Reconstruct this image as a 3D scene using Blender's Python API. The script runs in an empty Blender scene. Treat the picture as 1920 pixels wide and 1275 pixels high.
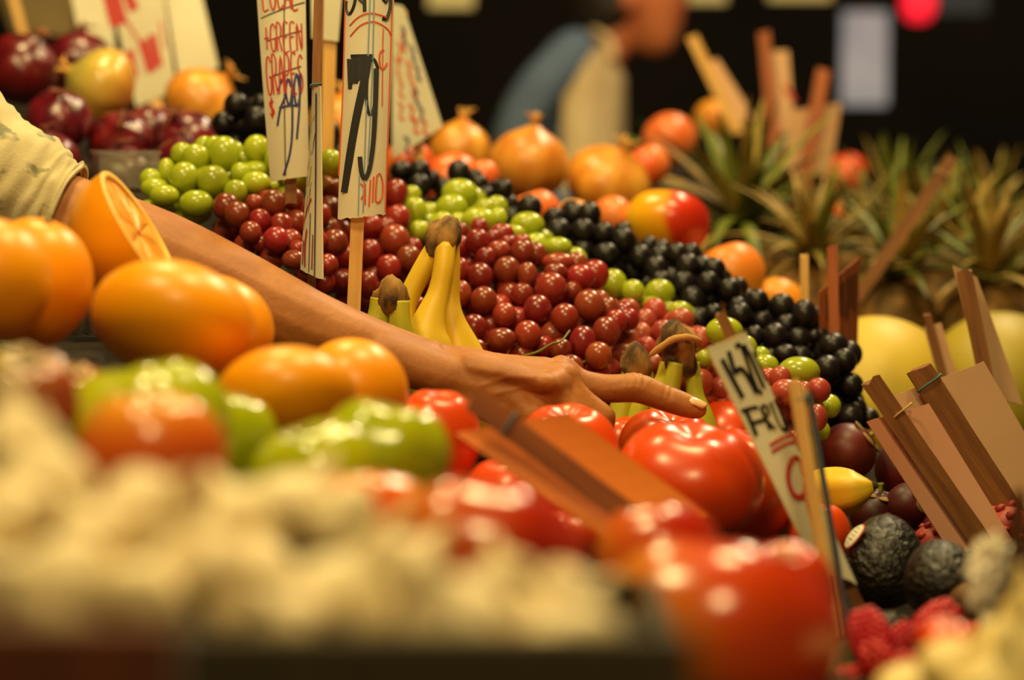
import bpy, bmesh, math, random
from mathutils import Vector, Matrix, Euler, noise

random.seed(11)
PI = math.pi
sc = bpy.context.scene
COL = sc.collection

# ------------------------------------------------------------------ camera
H = 1.30                       # camera height
PITCH = math.radians(6.0)      # looking slightly down along the stall
FPX = 4156.0                   # focal length in pixels of the 1920 wide frame
cam_d = bpy.data.cameras.new('camera')
cam = bpy.data.objects.new('camera', cam_d)
COL.objects.link(cam)
cam.location = (0, 0, H)
cam.rotation_euler = (PI / 2 - PITCH, 0, 0)
cam_d.sensor_width = 36.0
cam_d.lens = FPX / 1920 * 36.0
cam_d.clip_start = 0.05
cam_d.dof.use_dof = True
cam_d.dof.focus_distance = 1.69
cam_d.dof.aperture_fstop = 3.0
cam_d.dof.aperture_blades = 0
sc.camera = cam
FWD = Vector((0, math.cos(PITCH), -math.sin(PITCH)))
UP = Vector((0, math.sin(PITCH), math.cos(PITCH)))
RT = Vector((1, 0, 0))
CAM = Vector((0, 0, H))


def W(px, py, d):
    """world point seen at photo pixel (px, py) at distance d along the view axis"""
    return CAM + FWD * d + RT * ((px - 960) / FPX * d) - UP * ((py - 637.5) / FPX * d)


def S(n, d):
    """length in metres of n photo pixels at distance d"""
    return n * d / FPX


# ------------------------------------------------------------------ world, lamps, exposure
w = bpy.data.worlds.new('world')
sc.world = w
w.use_nodes = True
bgn = w.node_tree.nodes['Background']
bgn.inputs[0].default_value = (1.0, 0.66, 0.26, 1)
bgn.inputs[1].default_value = 0.06


def lamp(name, loc, power, radius, color, target=None, spot=None):
    if spot:
        l = bpy.data.lights.new(name, 'SPOT')
        l.spot_size = math.radians(spot)
        l.spot_blend = 0.7
        l.shadow_soft_size = radius
    else:
        l = bpy.data.lights.new(name, 'POINT')
        l.shadow_soft_size = radius
    l.energy = power
    l.color = color
    o = bpy.data.objects.new(name, l)
    COL.objects.link(o)
    o.location = loc
    if target is not None:
        o.rotation_euler = (Vector(target) - Vector(loc)).to_track_quat('-Z', 'Y').to_euler()
    return o


WARM = (1.0, 0.77, 0.32)
# a string of large stall globes hung over the produce, plus an added front fill lamp
lamp('stall_and_fill_lamp', (-0.45, 1.00, 2.40), 46, 0.13, WARM)
lamp('stall_and_fill_lamp', (0.25, 1.60, 2.45), 46, 0.13, WARM)
lamp('stall_and_fill_lamp', (-0.35, 2.30, 2.45), 40, 0.13, WARM)
lamp('stall_and_fill_lamp', (0.75, 2.60, 2.45), 34, 0.13, WARM)
lamp('stall_and_fill_lamp', (0.10, -0.05, 2.35), 46, 0.13, WARM)  # added fill above the camera to brighten the fronts
lamp('worker_fill_lamp', (0.9, 3.5, 2.9), 75, 0.12, (1.0, 0.80, 0.52))  # added to light the worker, no known source there

vs = sc.view_settings
vs.view_transform = 'Standard'
vs.look = 'None'
vs.gamma = 1.0
vs.use_curve_mapping = False
vs.exposure = -0.05


# ------------------------------------------------------------------ helpers: materials
def C(r, g, b):
    f = lambda c: ((c / 255 + 0.055) / 1.055) ** 2.4 if c > 10.31 else c / 255 / 12.92
    return (f(r), f(g), f(b), 1.0)


MATS = {}


def mat(name, c1, c2=None, rough=0.5, nscale=20.0, bump=0.0, bscale=120.0, sss=0.0, sssr=(0.01, 0.004, 0.002), lo=0.35, hi=0.65,
        rnd=0.0, coat=0.0, axis=None, ramp=None, metallic=0.0, trans=0.0, spec=0.5, stretch=None, warp=0.25, emit=None, sheen=0.0,
        speck=None, detail=4.0, bdist=0.002, aspace=False):
    """procedural material. c1/c2 mixed by noise; ramp [(pos, colour)...] runs along object axis when axis is given"""
    if name in MATS:
        return MATS[name]
    m = bpy.data.materials.new(name)
    m.use_nodes = True
    nt = m.node_tree
    n, L = nt.nodes, nt.links
    bs = n['Principled BSDF']
    bs.inputs['Roughness'].default_value = rough
    bs.inputs['Specular IOR Level'].default_value = spec
    bs.inputs['Metallic'].default_value = metallic
    bs.inputs['Transmission Weight'].default_value = trans
    bs.inputs['Coat Weight'].default_value = coat
    bs.inputs['Coat Roughness'].default_value = 0.2
    bs.inputs['Sheen Weight'].default_value = sheen
    if sss:
        bs.inputs['Subsurface Weight'].default_value = sss
        bs.inputs['Subsurface Radius'].default_value = sssr
        bs.inputs['Subsurface Scale'].default_value = 1.0
    tc = n.new('ShaderNodeTexCoord')
    mp = n.new('ShaderNodeMapping')
    L.new(tc.outputs['Object'], mp.inputs['Vector'])
    if stretch:
        mp.inputs['Scale'].default_value = stretch
    nz = n.new('ShaderNodeTexNoise')
    nz.inputs['Scale'].default_value = nscale
    nz.inputs['Detail'].default_value = detail
    oi = n.new('ShaderNodeObjectInfo')
    add = n.new('ShaderNodeVectorMath')
    add.operation = 'ADD'
    sca = n.new('ShaderNodeVectorMath')
    sca.operation = 'SCALE'
    cmb = n.new('ShaderNodeCombineXYZ')
    L.new(oi.outputs['Random'], cmb.inputs[0])
    L.new(oi.outputs['Random'], cmb.inputs[1])
    L.new(cmb.outputs[0], sca.inputs[0])
    sca.inputs['Scale'].default_value = 37.0
    L.new(mp.outputs[0], add.inputs[0])
    L.new(sca.outputs[0], add.inputs[1])
    L.new(add.outputs[0], nz.inputs['Vector'])
    if axis is not None:
        dt = n.new('ShaderNodeVectorMath')
        dt.operation = 'DOT_PRODUCT'
        dt.inputs[1].default_value = axis
        L.new(tc.outputs['Object'], dt.inputs[0])
        ma = n.new('ShaderNodeMath')
        ma.operation = 'MULTIPLY_ADD'
        L.new(nz.outputs['Fac'], ma.inputs[0])
        ma.inputs[1].default_value = warp
        ad2 = n.new('ShaderNodeMath')
        ad2.operation = 'ADD'
        L.new(dt.outputs['Value'], ad2.inputs[0])
        ad2.inputs[1].default_value = 0.5 - warp * 0.5
        L.new(ad2.outputs[0], ma.inputs[2])
        cr = n.new('ShaderNodeValToRGB')
        L.new(ma.outputs[0], cr.inputs[0])
        els = cr.color_ramp.elements
        els[0].position, els[0].color = ramp[0]
        els[1].position, els[1].color = ramp[-1]
        for p, c in ramp[1:-1]:
            e = els.new(p)
            e.color = c
        out = cr.outputs[0]
    else:
        cr = n.new('ShaderNodeValToRGB')
        L.new(nz.outputs['Fac'], cr.inputs[0])
        els = cr.color_ramp.elements
        els[0].position, els[0].color = lo, c1
        els[1].position, els[1].color = hi, (c2 or c1)
        out = cr.outputs[0]
    if speck:                                   # (scale, threshold, colour): marks with a shape of their own
        sn = n.new('ShaderNodeTexNoise')
        sn.inputs['Scale'].default_value = speck[0]
        sn.inputs['Detail'].default_value = 5.0
        L.new(add.outputs[0], sn.inputs['Vector'])
        sr = n.new('ShaderNodeValToRGB')
        sr.color_ramp.elements[0].position = speck[1]
        sr.color_ramp.elements[0].color = (0, 0, 0, 1)
        sr.color_ramp.elements[1].position = speck[1] + 0.06
        sr.color_ramp.elements[1].color = (1, 1, 1, 1)
        L.new(sn.outputs['Fac'], sr.inputs[0])
        mx = n.new('ShaderNodeMixRGB')
        L.new(sr.outputs[0], mx.inputs['Fac'])
        L.new(out, mx.inputs['Color1'])
        mx.inputs['Color2'].default_value = speck[2]
        out = mx.outputs[0]
    if rnd:
        hs = n.new('ShaderNodeHueSaturation')
        mr = n.new('ShaderNodeMapRange')
        L.new(oi.outputs['Random'], mr.inputs[0])
        mr.inputs['To Min'].default_value = 1 - rnd
        mr.inputs['To Max'].default_value = 1 + rnd
        L.new(mr.outputs[0], hs.inputs['Value'])
        mr2 = n.new('ShaderNodeMapRange')
        fr = n.new('ShaderNodeMath')
        fr.operation = 'MULTIPLY'
        L.new(oi.outputs['Random'], fr.inputs[0])
        fr.inputs[1].default_value = 7.31
        fr2 = n.new('ShaderNodeMath')
        fr2.operation = 'FRACT'
        L.new(fr.outputs[0], fr2.inputs[0])
        L.new(fr2.outputs[0], mr2.inputs[0])
        mr2.inputs['To Min'].default_value = 0.5 - rnd * 0.05
        mr2.inputs['To Max'].default_value = 0.5 + rnd * 0.05
        L.new(mr2.outputs[0], hs.inputs['Hue'])
        L.new(out, hs.inputs['Color'])
        out = hs.outputs[0]
    L.new(out, bs.inputs['Base Color'])
    if emit:
        L.new(out, bs.inputs['Emission Color'])
        bs.inputs['Emission Strength'].default_value = emit
    if bump:
        bn = n.new('ShaderNodeTexNoise')
        bn.inputs['Scale'].default_value = bscale
        bn.inputs['Detail'].default_value = 3.0
        L.new(add.outputs[0], bn.inputs['Vector'])
        bp = n.new('ShaderNodeBump')
        bp.inputs['Strength'].default_value = bump
        bp.inputs['Distance'].default_value = bdist
        L.new(bn.outputs['Fac'], bp.inputs['Height'])
        L.new(bp.outputs[0], bs.inputs['Normal'])
    MATS[name] = m
    return m


def WOOD(name, a, b, rough=0.6):
    return mat(name, a, b, rough=rough, nscale=9, stretch=(14, 14, 1.2), bump=0.3, bscale=40, lo=0.3, hi=0.7)


# ------------------------------------------------------------------ helpers: objects
def link(o):
    COL.objects.link(o)
    return o


def tag(o, label, cat, group=None, kind=None):
    if label:
        o['label'] = label
    if cat:
        o['category'] = cat
    if group:
        o['group'] = group
    if kind:
        o['kind'] = kind
    return o


def thing(name, label, cat, loc, group=None):
    o = bpy.data.objects.new(name, None)
    o.empty_display_size = 0.02
    o.location = loc
    link(o)
    return tag(o, label, cat, group)


def to_mesh(name, verts, faces, smooth=True):
    me = bpy.data.meshes.new(name)
    me.from_pydata([tuple(v) for v in verts], [], faces)
    me.update()
    if smooth:
        me.polygons.foreach_set('use_smooth', [True] * len(me.polygons))
    return me


def put(name, me, m, parent=None, M=None, label=None):
    """one mesh object; M is its world matrix"""
    o = bpy.data.objects.new(name, me)
    if m is not None and not me.materials:
        me.materials.append(m)
    link(o)
    M = M or Matrix.Identity(4)
    if parent is not None:
        o.parent = parent
        P = parent
        PM = Matrix.LocRotScale(P.location, P.rotation_euler, P.scale)
        if P.parent is not None:
            PM = P['_w'] and Matrix.Identity(4)
        o.matrix_parent_inverse = PM.inverted()
    o.matrix_basis = M
    if label:
        o['label'] = label
    return o


def sub(name, me, m, part, label=None):
    """a sub-part whose mesh is in the part's own local space"""
    o = bpy.data.objects.new(name, me)
    if m is not None and not me.materials:
        me.materials.append(m)
    link(o)
    o.parent = part
    if label:
        o['label'] = label
    return o


def rev(fn, nu=36, nv=22):
    """closed surface from fn(t, phi) -> (rho, z), t 0 top .. 1 bottom"""
    vs_, fs = [], []
    r0, z0 = fn(0, 0)
    vs_.append((0, 0, z0))
    for j in range(1, nv):
        t = j / nv
        for i in range(nu):
            p = 2 * PI * i / nu
            r, z = fn(t, p)
            vs_.append((r * math.cos(p), r * math.sin(p), z))
    r1, z1 = fn(1, 0)
    vs_.append((0, 0, z1))
    last = len(vs_) - 1
    for i in range(nu):
        fs.append((0, 1 + i, 1 + (i + 1) % nu))
    for j in range(nv - 2):
        a, b = 1 + j * nu, 1 + (j + 1) * nu
        for i in range(nu):
            k = (i + 1) % nu
            fs.append((a + i, b + i, b + k, a + k))
    a = 1 + (nv - 2) * nu
    for i in range(nu):
        fs.append((last, a + (i + 1) % nu, a + i))
    return vs_, fs


def orient(axis, spin=0.0):
    q = Vector((0, 0, 1)).rotation_difference(Vector(axis)).to_matrix().to_4x4()
    return q @ Matrix.Rotation(spin, 4, 'Z')


def TRS(loc, axis=(0, 0, 1), spin=0.0, s=(1, 1, 1)):
    if isinstance(s, (int, float)):
        s = (s, s, s)
    return Matrix.Translation(loc) @ orient(axis, spin) @ Matrix.Diagonal((s[0], s[1], s[2], 1))


def tube(pts, radii, nu=10, cap=True, twist=0.0, section=None):
    """swept tube through world points"""
    pts = [Vector(p) for p in pts]
    vs_, fs = [], []
    prev = None
    for i, p in enumerate(pts):
        t = (pts[min(i + 1, len(pts) - 1)] - pts[max(i - 1, 0)]).normalized()
        if prev is None:
            ref = Vector((0, -1, 0)) if abs(t.y) < 0.9 else Vector((0, 0, 1))
            x = (ref - t * ref.dot(t)).normalized()
        else:
            x = (prev - t * prev.dot(t)).normalized()
        prev = x
        y = t.cross(x)
        r = radii[i] if not isinstance(radii, (int, float)) else radii
        for k in range(nu):
            a = 2 * PI * k / nu + twist
            f = section(a, i / (len(pts) - 1)) if section else 1.0
            vs_.append(p + (x * math.cos(a) + y * math.sin(a)) * r * f)
    for i in range(len(pts) - 1):
        for k in range(nu):
            l = (k + 1) % nu
            fs.append((i * nu + k, i * nu + l, (i + 1) * nu + l, (i + 1) * nu + k))
    if cap:
        fs.append(tuple(reversed(range(nu))))
        fs.append(tuple((len(pts) - 1) * nu + k for k in range(nu)))
    return vs_, fs


def join(parts):
    V, F = [], []
    for v, f in parts:
        o = len(V)
        V += list(v)
        F += [tuple(i + o for i in q) for q in f]
    return V, F


def smoothline(pts, n):
    """Catmull-Rom through points (tuples of equal length)"""
    pts = [tuple(p) for p in pts]
    P = [pts[0]] + pts + [pts[-1]]
    out = []
    m = len(pts) - 1
    for k in range(n + 1):
        s = k / n * m
        i = min(int(s), m - 1)
        t = s - i
        a, b, c, d = P[i], P[i + 1], P[i + 2], P[i + 3]
        out.append(tuple(0.5 * ((2 * b[q]) + (-a[q] + c[q]) * t + (2 * a[q] - 5 * b[q] + 4 * c[q] - d[q]) * t * t +
                                (-a[q] + 3 * b[q] - 3 * c[q] + d[q]) * t ** 3) for q in range(len(b))))
    return out


def box(cx, cy, cz, sx, sy, sz):
    v = [(cx + a * sx / 2, cy + b * sy / 2, cz + c * sz / 2) for a in (-1, 1) for b in (-1, 1) for c in (-1, 1)]
    f = [(0, 1, 3, 2), (4, 6, 7, 5), (0, 4, 5, 1), (2, 3, 7, 6), (0, 2, 6, 4), (1, 5, 7, 3)]
    return v, f


def bevel(me, width, seg=2):
    bm = bmesh.new()
    bm.from_mesh(me)
    bmesh.ops.bevel(bm, geom=bm.edges[:], offset=width, segments=seg, affect='EDGES', profile=0.5)
    bm.to_mesh(me)
    bm.free()
    return me


# ------------------------------------------------------------------ setting
m_floor = mat('dark concrete', C(38, 32, 28), C(52, 44, 36), rough=0.8, nscale=3)
m_wall = mat('dark hall wall', C(20, 15, 12), C(34, 25, 18), rough=0.9, nscale=1.3)


def struct(name, v, f, m):
    o = put(name, to_mesh(name, v, f, False), m)
    o['kind'] = 'structure'
    return o


struct('floor', *box(0, 3.5, -0.05, 8, 10, 0.1), m_floor)
struct('wall_back', *box(0, 8.05, 1.7, 8, 0.1, 3.4), m_wall)
struct('ceiling', *box(0, 3.5, 3.45, 8, 10, 0.1), m_wall)
ZONE = {}                      # things gathered by heap, for the risers that carry them


def zone(z, o):
    ZONE.setdefault(z, []).append(o)
    return o


# ------------------------------------------------------------------ fruit shapes (unit radius, stem end +z)
def f_orange(t, p):
    a = PI * t
    return math.sin(a) * (1 + 0.012 * math.sin(3 * p)), 0.95 * math.cos(a) - 0.05 * math.exp(-(a / 0.16) ** 2)


def tomato_fn(squash=0.78, lobes=5, lob=0.035, dim=0.22):
    def fn(t, p):
        a = PI * t
        top = math.exp(-(a / 0.55) ** 2)
        w = math.exp(-((a - 0.75) / 0.7) ** 2)
        r = math.sin(a) ** 0.92 * (1 + lob * w * math.cos(lobes * p + 0.6) + lob * 0.6 * math.sin(2 * p))
        z = squash * math.cos(a) - dim * math.exp(-(a / 0.33) ** 2) + 0.06 * math.exp(-((PI - a) / 0.3) ** 2)
        z += 0.03 * lob / 0.035 * top * math.cos(lobes * p + 0.6) * min(1, a * 3)
        return r, z
    return fn


def f_onion(t, p):
    a = PI * t
    neck = math.exp(-(a / 0.20) ** 2)
    r = math.sin(a) * (1 + 0.02 * math.cos(4 * p) + 0.012 * math.sin(9 * p))
    r = max(r, 0.10 * (1 if 0 < t < 0.08 else 0))
    return r, 0.9 * math.cos(a) + 0.16 * math.exp(-(a / 0.22) ** 2) - 0.04 * math.exp(-((PI - a) / 0.2) ** 2)


def f_peach(t, p):
    a = PI * t
    cleft = math.exp(-((p - PI) / 0.22) ** 2)
    return math.sin(a) * (1 - 0.05 * cleft), 0.95 * math.cos(a) - 0.2 * math.exp(-(a / 0.3) ** 2)


def f_apple(t, p):
    a = PI * t
    return math.sin(a) ** 0.95 * (1 + 0.07 * math.cos(a)) * (1 + 0.018 * math.cos(5 * p)), \
        0.92 * math.cos(a) - 0.36 * math.exp(-(a / 0.3) ** 2) + 0.16 * math.exp(-((PI - a) / 0.25) ** 2)


def f_melon(t, p):
    a = PI * t
    return math.sin(a), 1.02 * math.cos(a)


def f_avocado(t, p):
    a = PI * t
    r = math.sin(a) * (1 - 0.16 * math.cos(a))
    z = 1.22 * math.cos(a)
    v = Vector((r * math.cos(p), r * math.sin(p), z))
    k = noise.noise(v * 9.0) * 0.010 + noise.noise(v * 20.0) * 0.012 * math.sin(a)
    return r * (1 + k) if 0 < t < 1 else 0, z * (1 + k * 0.6)


def garlic_fn(seed, nl=7):
    def fn(t, p):
        a = PI * t
        g = abs(math.sin(nl * 0.5 * p + seed)) ** 0.6
        w = math.sin(a) ** 0.7
        r = math.sin(a) * (0.90 + 0.13 * g * w) * (1 - 0.22 * max(0, math.cos(a)))
        z = 0.82 * math.cos(a) + 0.75 * math.exp(-(a / 0.24) ** 2) - 0.06 * math.exp(-((PI - a) / 0.35) ** 2)
        if t > 0 and a < 0.25:
            r = max(r, 0.15)
        return r, z
    return fn


def stemtube(length, r, bend=0.3, nu=7, flare=1.4):
    pts = [(bend * length * (k / 5) ** 2, 0, length * k / 5) for k in range(6)]
    return tube(pts, [r * (flare if k == 5 else 1.15 if k == 0 else 0.9) for k in range(6)], nu)


SHAPES = {}


def shape(key, fn, nu=40, nv=26):
    if key not in SHAPES:
        SHAPES[key] = rev(fn, nu, nv)
    return SHAPES[key]


def fruit(name, label, cat, px, py, d, rpx, m, fn, key, axis=(0, 0, 1), spin=0.0, squash=(1, 1, 1), group=None, zn=None, parts=(), nu=40, nv=26,
          bodyname='body'):
    """a fruit centred at photo pixel px,py, depth d, radius rpx pixels. parts: list of (name, (verts, faces) in unit fruit space, material, label)"""
    r = S(rpx, d)
    c = W(px, py, d)
    v, f = shape(key, fn, nu, nv)
    M = TRS(c, axis, spin, (r * squash[0], r * squash[1], r * squash[2]))
    me = to_mesh(name, v, f)
    # keep real metres in object space: bake scale into the mesh
    sc3 = Matrix.Diagonal((squash[0], squash[1], squash[2], 1))
    R = Matrix.Translation(c) @ orient(axis, spin)
    if parts:
        rt = thing(name, label, cat, c - Vector((0, 0, r)), group)
        me.transform(sc3)
        me.transform(Matrix.Scale(r, 4))
        put(bodyname, me, m, rt, R)
        for pn, (pv, pf), pm, pl in parts:
            pme = to_mesh(pn, pv, pf)
            pme.transform(sc3)
            pme.transform(Matrix.Scale(r, 4))
            put(pn, pme, pm, rt, R, pl)
    else:
        me.transform(sc3)
        me.transform(Matrix.Scale(r, 4))
        rt = put(name, me, m, None, R)
        tag(rt, label, cat, group)
    OBST.append((c, r * max(squash)))
    if zn:
        zone(zn, rt)
    return rt


def star_calyx(n=5, r=0.34, z=0.62, rise=0.16, width=0.1):
    """sepals lying round the stem scar"""
    V, F = [], []
    for k in range(n):
        a = 2 * PI * k / n + 0.3
        u = Vector((math.cos(a), math.sin(a), 0))
        s = Vector((-math.sin(a), math.cos(a), 0))
        pts = [(0.03, 0.0, 1.0), (0.4, 0.5, 0.9), (0.75, 0.8, 0.6), (1.0, 1.1, 0.05)]
        b = len(V)
        for q, h, wd in pts:
            base = u * r * q + Vector((0, 0, z + rise * h))
            for sg, dz in ((-1, 0), (0, 0.03), (1, 0)):
                V.append(base + s * sg * width * wd + Vector((0, 0, dz)))
        for i in range(3):
            for j in range(2):
                q0 = b + i * 3 + j
                F.append((q0, q0 + 1, q0 + 4, q0 + 3))
    return V, F


def lift(vf, dx=0, dy=0, dz=0, s=1.0, rot=None):
    v, f = vf
    out = []
    for p in v:
        p = Vector(p) * s
        if rot:
            p = rot @ p
        out.append(p + Vector((dx, dy, dz)))
    return out, f


# ------------------------------------------------------------------ fruit materials
m_orange = mat('orange peel', C(252, 166, 4), C(246, 150, 2), rough=0.36, nscale=9, bump=0.16, bscale=420, bdist=0.0015, coat=0.06, rnd=0.04, sss=0.1, sssr=(0.01, 0.004, 0.001))
m_orange_cut = mat('orange pith and pulp', C(250, 180, 60), C(245, 150, 20), rough=0.35, nscale=60, bump=0.4, bscale=180)
m_button = mat('dry green button', C(110, 95, 40), C(70, 60, 25), rough=0.8)
m_tom = mat('ripe tomato skin', C(230, 82, 16), C(222, 62, 8), rough=0.3, nscale=6, coat=0.2, rnd=0.03, sss=0.1, sssr=(0.01, 0.003, 0.001))
m_calyx = mat('tomato calyx', C(90, 105, 35), C(130, 120, 50), rough=0.7)
m_scar = mat('tomato stem scar', C(150, 90, 40), C(120, 70, 30), rough=0.8)
m_redon = mat('red onion skin', C(120, 24, 34), C(70, 10, 22), rough=0.26, nscale=6, stretch=(9, 9, 1.5), bump=0.15, bscale=40, coat=0.3, rnd=0.12)
m_yelon = mat('yellow onion skin', C(236, 164, 62), C(206, 122, 36), rough=0.34, nscale=5, stretch=(10, 10, 1.2), bump=0.2, bscale=40, coat=0.15, rnd=0.07)
m_whion = mat('pale green onion skin', None, axis=(0, 0, 9), ramp=[(0.1, C(190, 110, 40)), (0.45, C(215, 165, 70)), (0.8, C(200, 180, 80))], rough=0.3, nscale=14, warp=0.4, coat=0.2)
m_tuft = mat('dry onion neck', C(226, 176, 90), C(190, 130, 55), rough=0.8, nscale=30)
m_garlic = mat('garlic skin', C(240, 222, 180), C(222, 196, 146), rough=0.55, nscale=16, stretch=(3, 3, 0.6), bump=0.2, bscale=60, rnd=0.06)
m_root = mat('garlic root plate', C(150, 115, 70), C(110, 80, 45), rough=0.9)
m_redg = mat('red grape skin', C(164, 62, 40), C(120, 32, 24), rough=0.26, nscale=45, bump=0.03, bscale=200, rnd=0.26, coat=0.15, sss=0.12, sssr=(0.006, 0.002, 0.001), lo=0.3, hi=0.7)
m_pinkg = mat('dusty red grape skin', C(186, 84, 60), C(150, 52, 40), rough=0.34, nscale=60, rnd=0.15, coat=0.1, sss=0.12, sssr=(0.006, 0.002, 0.001))
m_green = mat('green grape skin', C(176, 184, 44), C(158, 168, 30), rough=0.24, nscale=40, rnd=0.10, coat=0.15, sss=0.25, sssr=(0.008, 0.007, 0.002))
m_black = mat('black grape skin', C(17, 12, 15), C(30, 22, 25), rough=0.36, nscale=55, rnd=0.3, coat=0.06, spec=0.4)
m_rachis = mat('grape stalk', C(120, 120, 40), C(90, 80, 30), rough=0.7)
m_rachis_dry = mat('dry grape stalk', C(80, 60, 35), C(50, 38, 25), rough=0.8)
m_ban = mat('banana peel', C(238, 200, 56), C(228, 186, 40), rough=0.45, nscale=22, stretch=(1, 1, 0.4), bump=0.1, bscale=50, speck=(90, 0.70, C(110, 70, 20)))
m_ban_green = mat('greenish banana peel', C(200, 190, 50), C(170, 175, 45), rough=0.45, nscale=20)
m_crown = mat('banana crown', C(64, 42, 22), C(190, 140, 66), rough=0.85, nscale=60, bump=0.6, bscale=140, lo=0.40, hi=0.72, stretch=(1, 1, .5))
m_avo = mat('avocado skin', C(22, 17, 11), C(36, 27, 15), rough=0.38, nscale=50, bump=0.9, bscale=210, bdist=0.004, coat=0.08)
m_sticker = mat('fruit sticker', C(225, 220, 200), rough=0.5)
m_sticker_r = mat('sticker red rim', C(200, 70, 45), rough=0.5)
m_melon = mat('melon rind', C(214, 184, 62), C(202, 170, 48), rough=0.5, nscale=6, bump=0.08, bscale=90)
m_melon2 = mat('olive melon rind', C(170, 150, 44), C(154, 134, 36), rough=0.5, nscale=6, bump=0.08, bscale=90)
m_apple = mat('apple bicolour skin', None, axis=(9, -2, 0), ramp=[(0.18, C(250, 190, 20)), (0.5, C(248, 160, 20)), (0.60, C(226, 60, 20)), (0.9, C(190, 30, 18))], rough=0.28, nscale=18, warp=0.35, coat=0.2)
m_peach = mat('nectarine skin', C(246, 130, 52), C(235, 84, 36), rough=0.36, nscale=12, rnd=0.06, coat=0.1)
m_peach_r = mat('red nectarine skin', C(236, 98, 40), C(246, 142, 74), rough=0.34, nscale=14, rnd=0.06, coat=0.1)
m_mango = mat('yellow mango skin', C(246, 176, 50), C(240, 130, 40), rough=0.38, nscale=9, rnd=0.05)
m_stem = mat('woody stem', C(90, 60, 30), C(60, 40, 20), rough=0.8)
m_heir_green = mat('green heirloom tomato skin', C(168, 178, 12), C(186, 186, 24), rough=0.16, nscale=10, coat=0.5, sss=0.1, sssr=(0.006, 0.006, 0.001), speck=(40, 0.74, C(215, 205, 60)))
m_heir_blush = mat('blushing heirloom tomato skin', None, axis=(0, 1.5, 8), ramp=[(0.12, C(214, 72, 24)), (0.6, C(228, 100, 30)), (0.86, C(226, 176, 40)), (1.0, C(200, 190, 40))], rough=0.22, nscale=14, warp=0.25, coat=0.3)
m_heir_red = mat('brick red heirloom tomato skin', None, axis=(8, 0, 1), ramp=[(0.0, C(204, 150, 40)), (0.35, C(205, 90, 30)), (0.6, C(184, 40, 18)), (1.0, C(180, 50, 24))], rough=0.18, nscale=14, warp=0.3, coat=0.4)
m_heir_big = mat('orange shouldered tomato skin', None, axis=(7.5, 0, 3.0), ramp=[(0.08, C(150, 120, 16)), (0.3, C(206, 112, 24)), (0.5, C(214, 74, 20)), (0.9, C(190, 40, 12))], rough=0.2, nscale=10, warp=0.35, coat=0.35)
m_heir_brown = mat('brown green heirloom skin', None, axis=(9, 0, -6), ramp=[(0.1, C(150, 140, 40)), (0.45, C(170, 110, 60)), (0.75, C(170, 70, 40))], rough=0.16, nscale=16, warp=0.4, coat=0.5)
m_mgst = mat('mangosteen rind', C(104, 22, 22), C(60, 12, 16), rough=0.45, nscale=25, bump=0.2, bscale=60, rnd=0.15)
m_mgc = mat('mangosteen calyx', C(150, 110, 50), C(100, 90, 35), rough=0.7, nscale=40)
m_fresh = mat('fresh green stalk', C(160, 165, 40), C(120, 130, 35), rough=0.6)
m_pinkf = mat('pink dragon fruit rind', C(190, 78, 64), C(160, 50, 48), rough=0.45, nscale=20)
m_rasp = mat('raspberry flesh', C(206, 28, 34), C(176, 14, 22), rough=0.32, nscale=60, rnd=0.08, sss=0.15, sssr=(0.005, 0.001, 0.001))
m_bask = mat('green plastic basket', C(16, 110, 66), C(14, 96, 58), rough=0.35, nscale=4)
m_bask_t = mat('teal plastic basket', C(80, 160, 130), C(66, 146, 120), rough=0.35, nscale=4)
m_card = mat('white price card', C(222, 214, 190), C(208, 198, 170), rough=0.5, nscale=8, coat=0.12)
m_cardback = mat('tan card back', C(214, 168, 130), C(204, 156, 116), rough=0.6, nscale=7, speck=(60, 0.74, C(170, 120, 90)))
m_card_bounce = mat('orange brown card back', C(228, 126, 30), C(214, 108, 20), rough=0.6, nscale=6)  # tan card; orange bounce light is mixed into its base colour
m_cardpink = mat('pinkish card back', C(208, 138, 104), C(222, 166, 136), rough=0.55, nscale=5)
m_edge = mat('card edge', C(240, 205, 130), rough=0.7)
m_ink_k = mat('black marker', C(18, 16, 18), rough=0.5)
m_ink_r = mat('red marker', C(186, 34, 26), rough=0.5)
m_ink_o = mat('orange red marker', C(214, 78, 30), rough=0.5)
m_ink_b = mat('blue marker', C(36, 42, 110), rough=0.5)
m_ink_lb = mat('light blue line', C(120, 150, 175), rough=0.5)
m_ink_gk = mat('grey pencil marks', C(80, 74, 56), rough=0.7)
m_stick = WOOD('pale wooden stick', C(238, 188, 108), C(214, 156, 80))
m_stick_d = WOOD('brown wooden stick', C(150, 96, 44), C(108, 62, 26))
m_stick_r = WOOD('reddish wooden stick', C(180, 96, 48), C(140, 70, 34))
m_band = mat('grey blue rubber band', C(70, 110, 120), rough=0.6)
m_band_t = mat('tan rubber band', C(190, 150, 90), rough=0.6)
m_crate = WOOD('dark crate board', C(64, 52, 26), C(46, 36, 18), rough=0.8)
m_crate_r = WOOD('red brown crate board', C(104, 48, 18), C(80, 34, 12), rough=0.75)
m_deck = WOOD('dark stand plank', C(50, 34, 20), C(34, 22, 14), rough=0.85)

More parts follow.
